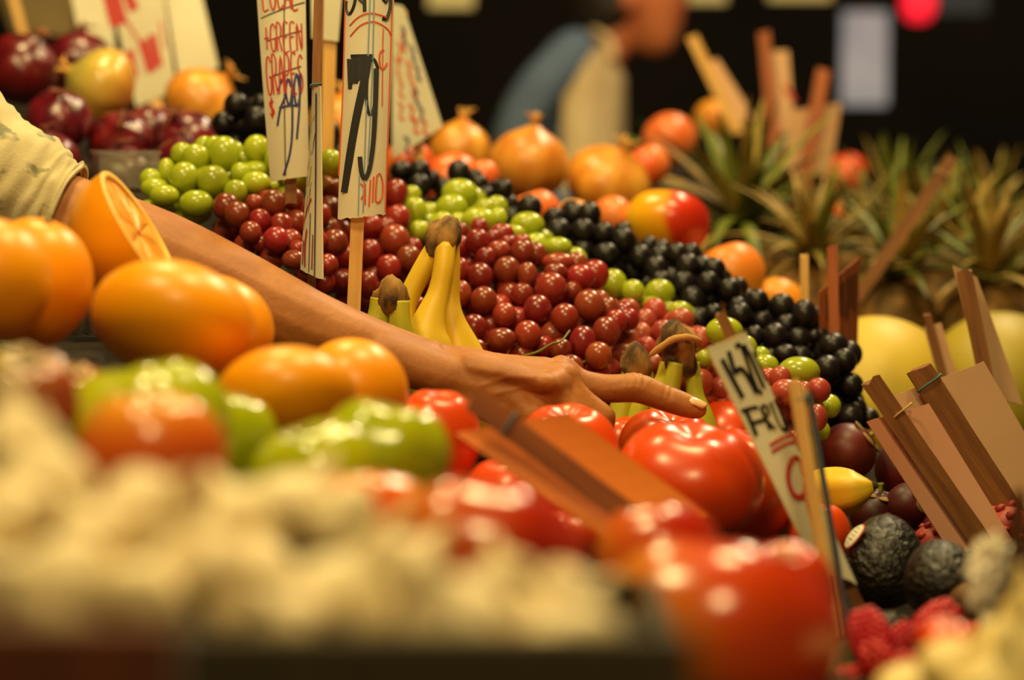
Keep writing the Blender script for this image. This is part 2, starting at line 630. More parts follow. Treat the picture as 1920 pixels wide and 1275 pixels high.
# ------------------------------------------------------------------ GRAPES
# berries as seen: (px, py, rx, ry, kind-depth offset in px-depth metres)
RED = {
    'left': [(424, 388, 26, 24), (445, 403, 24, 24), (477, 381, 16, 16, 1), (488, 412, 20, 20), (501, 375, 17, 18, 1), (513, 381, 24, 25), (549, 373, 20, 21),
             (470, 436, 21, 20), (518, 450, 24, 24), (554, 417, 22, 24, 1), (488, 456, 16, 16, 1), (527, 422, 22, 22, 1), (550, 487, 21, 18), (558, 467, 16, 16, 1),
             (580, 395, 22, 22, 1), (590, 450, 22, 24, 1), (588, 500, 20, 20, 1)],
    'mid': [(620, 353, 20, 22), (616, 395, 24, 27), (611, 445, 22, 24, 1), (639, 436, 23, 24, 1), (743, 363, 22, 27), (695, 424, 22, 22), (746, 409, 24, 24, 1),
            (724, 428, 20, 20, 1), (740, 450, 28, 28), (775, 463, 16, 17, 1), (767, 485, 24, 24), (694, 475, 21, 26), (729, 502, 24, 23), (752, 505, 22, 24, 1),
            (690, 535, 20, 26), (639, 530, 22, 22, 1), (624, 480, 22, 24, 1), (650, 480, 22, 22, 1), (785, 530, 22, 22, 1), (782, 575, 18, 20, 1), (655, 395, 22, 22, 1),
            (730, 545, 22, 22, 1), (760, 560, 22, 22, 1), (800, 500, 20, 22, 1)],
    'centre': [(895, 453, 24, 23), (899, 426, 18, 16, 1), (864, 432, 14, 15, 1), (862, 462, 20, 21, 1), (941, 438, 23, 19, 1), (924, 446, 15, 15, 1), (953, 454, 16, 13, 1),
               (935, 470, 22, 19), (980, 473, 23, 23), (911, 483, 19, 19), (862, 507, 19, 24), (900, 518, 25, 24), (951, 507, 24, 26), (989, 516, 18, 24),
               (955, 551, 24, 22, 1), (979, 553, 22, 22, 1), (864, 551, 20, 25), (907, 563, 24, 26), (946, 591, 23, 23, 1), (888, 615, 25, 25), (856, 600, 16, 18, 1),
               (941, 636, 27, 21), (990, 627, 24, 26), (1008, 580, 27, 26), (1033, 541, 30, 29), (1047, 491, 30, 17, 1), (1042, 510, 22, 17), (1088, 520, 27, 24),
               (1059, 596, 25, 27), (1074, 545, 17, 17, 1), (1105, 572, 27, 29), (1124, 572, 22, 28, 1), (1140, 579, 19, 22, 1), (1093, 642, 25, 31), (1136, 622, 25, 28, 1),
               (1035, 628, 24, 24, 1), (1052, 656, 22, 20, 1), (1122, 667, 25, 25, 1), (890, 655, 24, 20, 1), (1155, 602, 20, 22, 1), (920, 610, 20, 20, 2), (1020, 650, 20, 20, 2),
               (970, 600, 24, 24, 2), (1070, 690, 24, 24, 1), (860, 640, 22, 22, 1)],
    'right': [(1177, 578, 21, 18), (1169, 600, 21, 22), (1228, 583, 24, 22), (1209, 602, 22, 22), (1277, 598, 25, 20), (1262, 606, 22, 20, 1), (1243, 622, 21, 22),
              (1274, 622, 20, 15), (1314, 638, 20, 25), (1201, 628, 23, 22, 1), (1175, 640, 26, 24), (1169, 664, 24, 19), (1211, 652, 20, 20, 1), (1139, 689, 23, 20),
              (1226, 682, 18, 18, 1), (1313, 717, 25, 25), (1309, 681, 19, 19, 1), (1351, 727, 20, 20, 1), (1345, 693, 20, 20, 1), (1250, 650, 22, 22, 1), (1285, 660, 22, 22, 1), (1180, 690, 22, 22, 1)],
    'sign': [(1463, 708, 21, 20), (1440, 708, 18, 18, 1), (1473, 735, 28, 24), (1508, 738, 18, 23, 1), (1531, 783, 20, 25), (1471, 768, 24, 22, 1), (1500, 775, 22, 22, 1), (1445, 745, 20, 20, 1)],
}
GREEN = {
    'left': [(341, 289, 20, 22, 1), (367, 297, 25, 27), (402, 277, 20, 22, 1), (420, 289, 28, 33), (482, 279, 25, 25), (312, 321, 16, 24, 1), (345, 333, 27, 29), (400, 341, 29, 30),
             (456, 300, 15, 16, 1), (479, 319, 26, 17, 1), (451, 325, 19, 20, 1), (480, 344, 27, 22), (282, 338, 22, 20, 1), (290, 353, 26, 18, 1), (308, 367, 27, 20),
             (319, 386, 19, 12, 1), (368, 382, 31, 25), (442, 360, 23, 21), (512, 349, 10, 12, 1), (620, 305, 22, 25), (554, 333, 24, 24, 1), (520, 300, 24, 24, 1), (585, 325, 24, 24, 1)],
    'middle': [(773, 365, 16, 17, 1), (777, 395, 24, 24), (757, 391, 16, 16, 1), (785, 434, 19, 20), (805, 400, 19, 20, 1), (809, 417, 22, 16, 1), (862, 363, 33, 27, 1), (847, 389, 29, 24),
               (910, 393, 20, 20, 1), (898, 413, 33, 23), (934, 407, 16, 18, 1), (830, 420, 22, 22, 1), (860, 420, 22, 20, 1)],
    'slope': [(989, 422, 31, 24, 1), (957, 438, 28, 17), (1005, 463, 26, 24), (1046, 464, 26, 19), (975, 455, 20, 20, 1), (1030, 480, 22, 20, 1)],
    'lower': [(1150, 534, 25, 29), (1129, 531, 16, 20), (1187, 547, 22, 21), (1237, 548, 27, 24), (1218, 570, 23, 14), (1275, 583, 22, 18, 1), (1205, 565, 20, 20, 1)],
    'sign': [(1358, 622, 34, 27), (1400, 652, 19, 22, 1), (1435, 685, 24, 20, 1), (1498, 697, 38, 28), (1532, 765, 14, 20, 1), (1542, 808, 14, 18, 1), (1322, 672, 17, 16, 1), (1380, 660, 22, 22, 1)],
}
BLACK = {
    'top': [(443, 197, 24, 22), (482, 228, 27, 28), (453, 233, 20, 20, 1), (443, 267, 15, 17, 1), (490, 195, 18, 18, 1), (618, 253, 20, 27), (510, 240, 24, 24, 1), (560, 250, 24, 24, 1), (595, 275, 22, 22, 1)],
    'peak': [(752, 320, 21, 18), (787, 320, 21, 19), (813, 335, 12, 16, 1), (786, 348, 22, 21), (860, 322, 22, 21), (898, 345, 18, 18, 1), (890, 332, 15, 15, 1), (833, 355, 15, 15, 1)],
    'ridge': [(944, 355, 19, 18), (912, 366, 16, 16, 1), (944, 387, 19, 17, 1), (993, 389, 24, 22), (961, 408, 19, 19, 1)],
    'shoulder': [(1040, 409, 21, 19, 1), (1077, 402, 22, 22, 1), (1105, 402, 22, 23), (1047, 434, 25, 23), (1094, 434, 23, 24), (1132, 438, 20, 21), (1168, 433, 18, 16, 1), (1169, 450, 22, 24),
                 (1217, 460, 16, 17), (1094, 472, 22, 22, 1), (1137, 477, 25, 22), (1113, 504, 18, 18, 1), (1200, 482, 22, 24), (1170, 478, 24, 24, 1), (1188, 510, 24, 24, 1), (1060, 470, 22, 22, 2), (1150, 505, 24, 22, 1)],
    'flank': [(1237, 482, 20, 22, 1), (1269, 477, 22, 20), (1296, 475, 20, 18), (1290, 498, 22, 22), (1339, 506, 22, 22), (1328, 531, 22, 22), (1230, 503, 22, 22, 1), (1260, 520, 20, 20, 1), (1282, 532, 24, 24, 1),
              (1300, 563, 26, 26, 1), (1368, 545, 23, 24), (1383, 540, 20, 20, 1), (1338, 588, 18, 18), (1240, 530, 22, 22, 1), (1330, 560, 22, 22, 1), (1310, 600, 24, 24, 1)],
    'tail': [(1388, 591, 23, 23), (1384, 575, 18, 18, 1), (1420, 565, 23, 21), (1466, 576, 24, 26), (1428, 602, 20, 20, 1), (1508, 590, 23, 28), (1453, 631, 25, 24), (1498, 636, 22, 22), (1415, 629, 18, 18),
             (1428, 651, 18, 16, 1), (1473, 664, 23, 18), (1526, 631, 14, 15, 1), (1475, 610, 22, 20, 1), (1500, 670, 22, 22, 1), (1445, 670, 22, 20, 1)],
    'end': [(1563, 648, 27, 24), (1551, 662, 26, 26, 1), (1583, 677, 22, 24), (1551, 692, 26, 24), (1568, 708, 26, 24, 1), (1596, 723, 24, 22), (1556, 764, 28, 28), (1593, 752, 24, 24), (1608, 763, 16, 18, 1),
            (1594, 781, 24, 22), (1538, 727, 25, 24, 1), (1576, 792, 24, 22, 1), (1530, 700, 22, 22, 1)],
}
_uv = rev(lambda t, p: (math.sin(PI * t), math.cos(PI * t)), 24, 16)


def grape_mesh(m, key):
    v, f = _uv
    v = [(x, y, z * 1.0 - 0.03 * math.exp(-((1 - z) / 0.02))) for x, y, z in v]
    me = to_mesh(key, v, f)
    me.materials.append(m)
    return me



OBST = []                       # spheres taken by fruit: (centre, radius)

# ------------------------------------------------------------------ ORANGES
butt = [('stem_button', lift(rev(lambda t, p: (0.075 * math.sin(PI * t), 0.03 * math.cos(PI * t)), 10, 6), dz=0.92), m_button, None)]
OR = [(-20, 525, 1.30, 116, 118, (-.2, -.4, 1), 'orange half out of the pile beside the cut orange', 1),
      (60, 532, 1.40, 113, 126, (.3, -.1, 1), 'orange leaning against the whole orange beside the half orange', 1),
      (325, 600, 1.345, 156, 106, (.2, .5, 1), 'broad whole orange in front of the cut orange half', 1),
      (408, 612, 1.46, 108, 95, (.5, .2, 1), 'orange tucked behind the broad whole orange near the forearm', 1),
      (535, 745, 1.29, 135, 92, (-.1, .5, 1), 'orange resting in front of the forearm above the green tomatoes', 1),
      (660, 735, 1.42, 106, 102, (.1, .3, 1), 'orange beside the wrist and the red tomato', 1)]
for px, py, d, rx, ry, ax, lb, _ in OR:
    fruit('orange', lb, 'orange', px, py, d, rx, m_orange, f_orange, 'orange', axis=ax, squash=(1, 0.95, ry / rx / 0.95), zn='orange', parts=butt, nu=48, nv=32,
          bodyname='peel')

def cut_orange():
    c = W(262, 438, 1.50)
    r = S(133, 1.50)
    nrm = (RT * 0.84 + UP * 0.50 - FWD * 0.07).normalized()       # direction the cut face looks
    rot = orient(nrm, 0.4)
    rt = thing('cut_orange', 'orange cut open with pale flesh facing the forearm', 'orange', c - Vector((0, 0, r)))
    v, f = [], []
    nu, nv = 48, 18
    k0 = 0.02                                                       # cut a bit past the middle
    a0 = math.acos(k0)
    for j in range(nv + 1):
        a = a0 + (PI - a0) * j / nv
        for i in range(nu):
            p = 2 * PI * i / nu
            v.append((r * math.sin(a) * math.cos(p), r * math.sin(a) * math.sin(p) * 1.05, r * math.cos(a)))
    for j in range(nv):
        for i in range(nu):
            l = (i + 1) % nu
            f.append((j * nu + i, (j + 1) * nu + i, (j + 1) * nu + l, j * nu + l))
    put('peel', to_mesh('peel', v, f), m_orange, rt, Matrix.Translation(c) @ rot)
    R0 = r * math.sin(a0)
    # pith ring
    ring_v, ring_f = [], []
    for rr, z in ((1.0, 0), (0.985, 0.0012), (0.90, 0.0006), (0.89, -0.002)):
        for i in range(nu):
            p = 2 * PI * i / nu
            ring_v.append((R0 * rr * math.cos(p), R0 * rr * math.sin(p) * 1.05, r * k0 + z))
    for j in range(3):
        for i in range(nu):
            l = (i + 1) % nu
            ring_f.append((j * nu + i, j * nu + l, (j + 1) * nu + l, (j + 1) * nu + i))
    put('pith', to_mesh('pith', ring_v, ring_f), mat('orange pith', C(250, 205, 110), C(246, 190, 70), rough=0.5), rt, Matrix.Translation(c) @ rot)
    for s in range(10):                                             # pulp segments
        a1, a2 = 2 * PI * s / 10 + 0.012, 2 * PI * (s + 1) / 10 - 0.012
        pv, pf = [], []
        for q in range(6):
            rr = 0.06 + 0.83 * q / 5
            for t in range(7):
                a = a1 + (a2 - a1) * t / 6
                hgt = -0.0012 + 0.0022 * math.sin(PI * t / 6) * math.sin(PI * q / 5)
                pv.append((R0 * rr * math.cos(a), R0 * rr * math.sin(a) * 1.05, r * k0 + hgt))
        for q in range(5):
            for t in range(6):
                b = q * 7 + t
                pf.append((b, b + 1, b + 8, b + 7))
        put('segment', to_mesh('segment', pv, pf), m_orange_cut, rt, Matrix.Translation(c) @ rot)
    zone('orange', rt)


cut_orange()

# ------------------------------------------------------------------ TOMATOES
scar = lambda z: lift(rev(lambda t, p: (0.09 * math.sin(PI * t) * (1 + 0.25 * math.cos(5 * p)), 0.03 * math.cos(PI * t)), 15, 6), dz=z)
F1, F2, F3 = tomato_fn(0.78, 5, 0.03, 0.2), tomato_fn(0.82, 4, 0.02, 0.16), tomato_fn(0.74, 6, 0.05, 0.24)
TOM = [(1292, 902, 1.50, 146, 112, (0.12, -0.10, 1), F1, 't1', 'large glossy red tomato in front of the pointing fingertip'),
       (1395, 915, 1.61, 104, 112, (0.3, 0, 1), F2, 't2', 'darker red tomato wedged behind the kiwi fruit sign'),
       (1365, 830, 1.82, 98, 92, (0, -0.05, 1), F2, 't2', 'red tomato behind the fingertip and the kiwi fruit sign'),
       (1252, 846, 1.688, 96, 81, (0.1, -.2, 1), F1, 't1', 'red tomato touched by the pointing fingertip'),
       (818, 822, 1.47, 86, 93, (0.1, -0.1, 1), F2, 't2', 'red tomato below the wrist next to the orange'),
       (1062, 848, 1.535, 98, 94, (0, -.2, 1), F1, 't1', 'red tomato under the curled fingers behind the bounce tinted tan card'),
       (960, 945, 1.44, 100, 88, (0, 0, 1), F2, 't2', 'red tomato in the shadow under the bounce tinted tan card'),
       (1535, 1005, 1.60, 62, 62, (0, 0, 1), F2, 't2', 'small red tomato between the kiwi fruit sign and the avocado'),
       (1170, 840, 1.745, 60, 60, (0, 0, 1), F2, 't2', 'red tomato seen below the pointing finger by the curled finger'),
       (1080, 1020, 1.40, 88, 72, (0, 0, 1), F1, 't1', 'red tomato lying under the lower end of the bounce tinted tan card')]
for px, py, d, rx, ry, ax, fn, key, lb in TOM:
    q = {'t1': 0.2, 't2': 0.16}[key]
    fruit('tomato', lb, 'tomato', px, py, d, rx, m_tom, fn, key, axis=ax, spin=px, squash=(1, 0.97, ry / rx / 0.78), zn='tomato', nu=48, nv=32, bodyname='flesh',
          parts=[('stem_scar', scar(0.78 - q - 0.015), m_scar, None)])
cal = lambda z, s=1.0: [('calyx', star_calyx(5, 0.30 * s, z, 0.10, 0.06), m_calyx, None)]
HEIR = [(1345, 1190, 0.98, 236, 190, (0.15, 0.35, 1), m_heir_big, F1, 't1', 'huge orange red heirloom tomato with dark shaded base in the front row'),
        (905, 1040, 0.97, 190, 152, (0.2, 0.4, 1), m_heir_red, F3, 't3', 'brick red ribbed heirloom tomato behind the garlic'),
        (1235, 1050, 1.10, 122, 116, (-.1, .3, 1), m_heir_red, F1, 't1', 'dark red shiny heirloom tomato at the foot of the bounce tinted tan card'),
        (690, 985, 1.045, 128, 110, (0, .3, 1), m_heir_blush, F1, 't1', 'orange blushed heirloom tomato between the green tomato and the garlic'),
        (285, 868, 1.00, 142, 140, (0, -.1, 1), m_heir_blush, F2, 't2', 'orange red tomato with yellow shoulder in front of the green tomato'),
        (270, 800, 1.11, 164, 140, (-.2, .1, 1), m_heir_green, F3, 't3', 'bright green ribbed tomato behind the orange red one'),
        (410, 830, 1.195, 110, 112, (.3, .1, 1), m_heir_green, F1, 't1', 'bright green tomato leaning on the larger green one'),
        (590, 890, 1.10, 128, 104, (-.3, -.1, 1), m_heir_green, F1, 't1', 'shiny green tomato with a strong white highlight beside the garlic'),
        (722, 850, 1.16, 122, 114, (.2, .1, 1), m_heir_green, F3, 't3', 'green ribbed tomato right below the orange by the wrist'),
        (40, 755, 1.05, 108, 118, (.3, -.3, 1), m_heir_brown, F3, 't3', 'brown and green streaked heirloom tomato under the whole oranges'),
        (130, 770, 1.18, 92, 96, (.1, -.3, 1), m_heir_brown, F1, 't1', 'reddish brown heirloom tomato between the oranges and the green tomato'),
        (1470, 1120, 1.12, 100, 106, (0, -.3, 1), m_heir_big, F2, 't2', 'red tomato peeking out behind the huge heirloom tomato')]
for px, py, d, rx, ry, ax, m, fn, key, lb in HEIR:
    q = {'t1': 0.2, 't2': 0.16, 't3': 0.24}[key]
    fruit('heirloom_tomato', lb, 'tomato', px, py, d, rx, m, fn, key, axis=ax, spin=0.0, squash=(1, 0.9, ry / rx / 0.8), zn='heirloom', nu=48, nv=30, bodyname='flesh',
          parts=cal(0.78 - q))

# ------------------------------------------------------------------ GARLIC in the front crate
GAR = [(30, 835, 0.80, 92), (85, 905, 0.78, 92), (15, 975, 0.76, 88), (280, 965, 0.78, 98), (180, 1015, 0.75, 90), (460, 985, 0.80, 96), (560, 955, 0.88, 86), (640, 975, 0.84, 80),
       (110, 1120, 0.72, 128), (380, 1060, 0.74, 92), (480, 1080, 0.78, 88), (640, 1130, 0.73, 112), (760, 1075, 0.79, 88), (690, 1045, 0.84, 80), (850, 1165, 0.71, 108), (945, 1090, 0.76, 66),
       (1065, 1130, 0.77, 78), (1060, 1230, 0.70, 118), (430, 1140, 0.74, 72), (270, 1120, 0.72, 88), (330, 1020, 0.83, 80), (-60, 1080, 0.74, 100), (540, 1170, 0.70, 74), (950, 1190, 0.76, 84)]
for k, (px, py, d, r) in enumerate(GAR):
    key = 'g%d' % (k % 3)
    fn = garlic_fn(k % 3, 6 + k % 3)
    root = lift(rev(lambda t, p: (0.2 * math.sin(PI * t), 0.06 * math.cos(PI * t)), 10, 6), dz=-0.84)
    fruit('garlic_bulb', 'cream coloured garlic bulb heaped in the crate in front of the heirloom tomatoes', 'garlic', px, py, d, r, m_garlic, fn, key,
          axis=(random.uniform(-.9, .9), random.uniform(-.5, .7), random.uniform(.3, 1)), spin=k, group='garlic bulbs in the front crate', zn='garlic', nu=42, nv=22, bodyname='cloves',
          parts=[('root_plate', root, m_root, None)])

# ------------------------------------------------------------------ ONIONS, APPLE, NECTARINES at the back
def tuft(seed, n=6, h=0.5):
    r = random.Random(seed)
    segs = []
    for k in range(n):
        a = r.uniform(0, 2 * PI)
        sp = r.uniform(0.05, 0.32)
        pts = [(0.06 * math.cos(a), 0.06 * math.sin(a), 1.0), (0.09 * math.cos(a), 0.09 * math.sin(a), 1.15), (sp * math.cos(a), sp * math.sin(a), 1.1 + h * r.uniform(.5, 1)),
               (sp * 1.5 * math.cos(a), sp * 1.5 * math.sin(a), 1.12 + h * r.uniform(.6, 1.0))]
        segs.append(tube(pts, [0.07, 0.055, 0.04, 0.015], 6))
    return join(segs)


ON = [(992, 308, 2.34, 74, (0.15, -.1, 1), m_yelon, 'large yellow onion with dry neck standing before the apron', 1.0),
      (1140, 342, 2.40, 80, (0.4, -.5, 1), m_yelon, 'yellow onion lying behind the bicoloured apple', .92),
      (862, 285, 2.42, 60, (0.1, .1, 1), m_yelon, 'yellow onion at the edge of the leaning red lettered sign', 1.05),
      (378, 195, 2.37, 74, (.7, -.1, .7), m_yelon, 'golden onion behind the black grapes', .95),
      (640, 235, 2.38, 62, (0.1, .1, 1), m_yelon, 'golden onion hidden behind the 79 cent sign', 1),
      (188, 165, 2.28, 78, (-.9, -.1, .5), m_whion, 'pale greenish yellow onion among the red onions', 0.86)]
for k, (px, py, d, r, ax, m, lb, sq) in enumerate(ON):
    fruit('onion', lb, 'onion', px, py, d, r, m, f_onion, 'onion', axis=ax, spin=k * 1.3, squash=(1, 1, sq), zn='onion', bodyname='bulb',
          parts=[('neck', tuft(k + 3, 7, 0.22), m_tuft, None)])
m_redneck = mat('dry red onion neck', C(150, 90, 60), C(110, 50, 45), rough=0.8, nscale=30)
RON = [(40, 130, 2.36, 72, (.5, -.2, .8), 'red onion at the far end of the red onion heap'), (110, 225, 2.17, 62, (.2, -.6, .7), 'red onion just above the beige sleeve'),
       (225, 270, 2.20, 64, (.2, -.8, .5), 'red onion in front of the pale onion'), (280, 245, 2.27, 50, (.6, .2, .8), 'red onion between the pale onion and the golden onion'),
       (352, 262, 2.20, 58, (-.3, -.5, .8), 'bright red onion just behind the green grapes'), (150, 120, 2.44, 66, (0, .4, 1), 'red onion behind the pale onion'),
       (90, 300, 2.12, 58, (0, -.3, 1), 'red onion hidden behind the beige sleeve'), (340, 310, 2.10, 56, (0, -.3, 1), 'red onion tucked behind the topmost green grapes'),
       (230, 330, 2.12, 60, (0, -.3, 1), 'red onion behind the clear plastic box')]
for k, (px, py, d, r, ax, lb) in enumerate(RON):
    fruit('red_onion', lb, 'onion', px, py, d, r, m_redon, f_onion, 'onion', axis=ax, spin=k * 2.1, zn='onion', bodyname='bulb', parts=[('neck', tuft(k + 20, 5, 0.1), m_redneck, None)])
apst = [('stem', lift(stemtube(0.5, 0.035), dz=0.5), m_stem, None)]
fruit('apple', 'yellow and red bicoloured apple beside the pineapple leaves', 'apple', 1250, 420, 2.15, 80, m_apple, f_apple, 'apple', axis=(0.1, 0.25, 1), spin=0.0, zn='peach', parts=apst, squash=(1, 1, .9), bodyname='flesh')
PE = [(765, 312, 2.22, 52, m_peach, f_peach, 'orange nectarine right behind the 79 cent sign', 'nectarine'), (848, 340, 2.16, 58, m_peach, f_peach, 'orange nectarine below the yellow onion and above the green grapes', 'nectarine'),
      (905, 330, 2.22, 32, m_peach_r, f_peach, 'small orange red nectarine touching the large yellow onion', 'nectarine'), (1005, 400, 2.15, 48, m_peach_r, f_peach, 'red nectarine below the large yellow onion', 'nectarine'),
      (1150, 405, 2.18, 40, m_peach_r, f_peach, 'pinkish red nectarine between the black grapes and the apple', 'nectarine'), (1075, 410, 2.20, 38, m_mango, f_peach, 'yellow orange nectarine between two red ones', 'nectarine'),
      (1370, 515, 2.13, 66, m_mango, f_peach, 'yellow orange mango beside the black grapes and the apple', 'mango'), (1460, 570, 2.19, 52, m_mango, f_peach, 'orange mango by the upright pale stick', 'mango'),
      (1255, 262, 2.72, 52, m_peach_r, f_peach, 'orange red nectarine under the green leaves beside the apron', 'nectarine'), (1215, 310, 2.47, 42, m_peach_r, f_peach, 'red nectarine between the onion and the pineapple leaves', 'nectarine'),
      (1340, 225, 3.0, 40, m_mango, f_peach, 'yellow orange mango behind the pineapple leaves', 'mango'), (1588, 325, 3.1, 40, m_peach, f_peach, 'orange fruit behind the tan back of the sign', 'nectarine'),
      (1622, 365, 3.13, 34, m_mgst, f_peach, 'dark red plum beyond the pineapple crowns', 'plum'), (1682, 376, 3.15, 30, m_mgst, f_peach, 'dark plum beside the other plum beyond the pineapples', 'plum'),
      (1560, 400, 2.86, 26, m_peach_r, f_peach, 'small pink nectarine among the pineapple leaves', 'nectarine')]
pst = [('stem', lift(stemtube(0.25, 0.05), dz=0.68), m_stem, None)]
for k, (px, py, d, r, m, fn, lb, kind) in enumerate(PE):
    fruit(kind, lb, kind, px, py, d, r, m, fn, 'peach', axis=(random.uniform(-.6, .6), random.uniform(-.2, .7), 1), spin=k * 1.7, zn='peach' if d < 2.3 else 'far', parts=pst, bodyname='flesh')

# ------------------------------------------------------------------ MELONS
for px, py, d, r, m, lb in [(1640, 760, 2.12, 165, m_melon, 'yellow melon next to the hanging black grapes'), (1875, 735, 2.26, 148, m_melon2, 'olive yellow melon behind the tall bent sign')]:
    fruit('melon', lb, 'melon', px, py, d, r, m, f_melon, 'melon', axis=(.3, .3, 1), zn='melon', nu=56, nv=36, bodyname='rind',
          parts=[('stem_scar', lift(rev(lambda t, p: (0.07 * math.sin(PI * t), 0.03 * math.cos(PI * t)), 12, 6), dz=1.01), m_button, None)])

# ------------------------------------------------------------------ BANANAS
def banana_hand(label, crown, fingers, rot_pts, m_f, crown_r, zn='banana', crown_label=None):
    """crown: list of (px,py,d,rpx) down the thick dark stalk; fingers: list of lists (px,py,d,rpx)"""
    base = min((W(*q[:3]).z for f in fingers for q in f))
    c = W(*crown[0][:3])
    rt = thing('banana_hand', label, 'bananas', Vector((c.x, c.y, base)))
    pent = lambda a, t: 1.0 + 0.13 * abs(math.cos(2.5 * a)) - .06
    for fl in fingers:
        ln = smoothline(fl, 26)
        OBST.extend((W(*q[:3]), S(q[3] * 1.1, q[2])) for q in ln)
        v, f = tube([W(*q[:3]) for q in ln], [S(q[3], q[2]) for q in ln], 15, section=pent)
        o = put('banana', to_mesh('banana', v, f), m_f, rt)
        e = ln[-1]
        tv, tf = tube([W(*ln[-2][:3]), W(*e[:3]), W(e[0] + (e[0] - ln[-3][0]) * .3, e[1] + (e[1] - ln[-3][1]) * .3, e[2])], [S(e[3] * 1.02, e[2]), S(e[3] * .9, e[2]), S(e[3] * .5, e[2])], 8)
        sub('tip', to_mesh('tip', tv, tf), m_crown, o)
    ln = smoothline(crown, 12)
    OBST.extend((W(*q[:3]), S(q[3] * 1.25, q[2])) for q in ln)
    v, f = tube([W(*q[:3]) for q in ln], [S(q[3], q[2]) for q in ln], 16, section=lambda a, t: 1 + 0.14 * math.sin(3 * a + 5 * t) + 0.07 * math.sin(7 * a + 9 * t))
    put('crown', to_mesh('crown', v, f), m_crown, rt, None, crown_label)
    zone(zn, rt)
    return rt


D = 1.732
banana_hand('yellow bananas with dark crown standing among the red grapes', [(846, 424, D + .015, 20), (838, 434, D + .008, 33), (830, 448, D, 32), (823, 466, D, 27), (818, 484, D, 22)],
            [[(822, 455, D, 18), (800, 492, D, 19), (772, 545, D, 19), (756, 590, D - .0, 21), (745, 650, D, 34), (760, 730, D, 44), (800, 800, D + .005, 42), (850, 860, D + .01, 26), (870, 885, D + .01, 12)],
             [(835, 460, D - .005, 19), (832, 500, D - .01, 19), (822, 550, D - .012, 20), (806, 600, D - .015, 30), (800, 640, D - .015, 44), (815, 700, D - .01, 48), (850, 770, D, 46), (890, 830, D + .02, 28), (905, 860, D + .02, 12)],
             [(845, 460, D + .012, 16), (848, 500, D + .012, 15), (846, 560, D + .012, 16), (846, 600, D + .01, 26), (858, 650, D + .012, 40), (880, 710, D + .012, 46), (910, 780, D + .01, 42), (940, 830, D + .01, 24), (952, 850, D + .01, 10)]], None, m_ban, 0)
D = 1.688
banana_hand('greenish bananas with cut brown crown next to the forearm', [(735, 535, D + .01, 20), (735, 548, D, 31), (730, 566, D, 32), (728, 580, D + .004, 24)],
            [[(715, 560, D, 20), (710, 590, D, 20), (702, 640, D, 28), (700, 720, D, 34), (720, 800, D, 32), (750, 850, D, 14)],
             [(748, 565, D - .004, 20), (750, 600, D - .004, 20), (756, 650, D, 28), (772, 730, D + .0, 32), (800, 800, D, 30), (830, 850, D + .0, 14)]], None, m_ban_green, 0)
D = 1.768
banana_hand('slim yellow banana stalks under a flat dry crown behind the fingertip', [(1272, 634, D + .01, 34), (1270, 644, D, 42), (1274, 660, D, 33), (1276, 690, D, 30), (1274, 705, D, 22)],
            [[(1252, 680, D, 15), (1246, 705, D, 15), (1238, 730, D, 17), (1240, 780, D, 22), (1242, 850, D + .0, 24), (1250, 930, D, 22), (1260, 960, D, 12)],
             [(1268, 680, D - .008, 15), (1262, 710, D - .008, 16), (1256, 740, D - .008, 18), (1258, 790, D - .005, 28), (1270, 860, D + .01, 34), (1300, 930, D + .03, 28), (1316, 955, D + .03, 10)],
             [(1296, 680, D, 15), (1300, 710, D, 15), (1304, 745, D, 17), (1314, 790, D + .0, 26), (1324, 860, D, 30), (1334, 920, D, 26), (1340, 940, D, 10)]], None, m_ban_green, 0)
v, f = tube([W(*q[:3]) for q in smoothline([(1216, 668, 1.753), (1238, 652, 1.749), (1262, 636, 1.745), (1290, 632, 1.747), (1312, 640, 1.753), (1306, 650, 1.763)], 14)],
            [S(q, 1.69) for q in (2, 5, 7, 7, 6, 7, 7, 6, 7, 6, 6, 6, 5, 4, 2)], 8)
bh = [o for o in ZONE['banana']][-1]
put('dry_flap', to_mesh('dry_flap', v, f), mat('dry tan peel', C(200, 150, 80), C(170, 120, 60), rough=0.9, nscale=40), bh)
D = 1.79
banana_hand('banana stump with square dry crown touching the pointing finger', [(1190, 664, D + .01, 18), (1192, 668, D, 26), (1194, 688, D, 30), (1192, 706, D, 24)],
            [[(1185, 695, D, 18), (1176, 730, D, 20), (1160, 790, D, 24), (1155, 870, D, 26), (1165, 940, D, 14)],
             [(1205, 695, D, 18), (1206, 730, D, 20), (1192, 790, D, 24), (1190, 870, D, 24), (1195, 930, D, 12)]], None, m_ban_green, 0)
D = 1.64


def single_banana():
    fl = [(1450, 985, D + .10, 22), (1480, 955, D + .08, 42), (1530, 935, D + .045, 50), (1565, 925, D + .02, 47), (1595, 920, D, 39), (1618, 916, D - .005, 26), (1634, 912, D - .005, 13)]
    ln = smoothline(fl, 30)
    base = min(W(q[0], q[1] + q[3], q[2]).z for q in ln)
    rt = thing('banana', 'single ripe banana lying in front of the avocado and dark fruit', 'banana', Vector((W(1500, 930, D).x, W(1500, 930, D).y, base)))
    v, f = tube([W(*q[:3]) for q in ln], [S(q[3], q[2]) for q in ln], 20, section=lambda a, t: 1.0 + 0.07 * math.cos(5 * a + 0.5))
    put('peel', to_mesh('peel', v, f), m_ban, rt)
    v, f = tube([W(1628, 913, D - .005), W(1636, 911, D - .005), W(1643, 909, D - .005)], [S(17, D), S(12, D), S(6, D)], 9)
    put('tip', to_mesh('tip', v, f), mat('black banana tip', C(40, 30, 18), C(70, 55, 30), rough=0.9), rt)
    zone('avocado', rt)


single_banana()


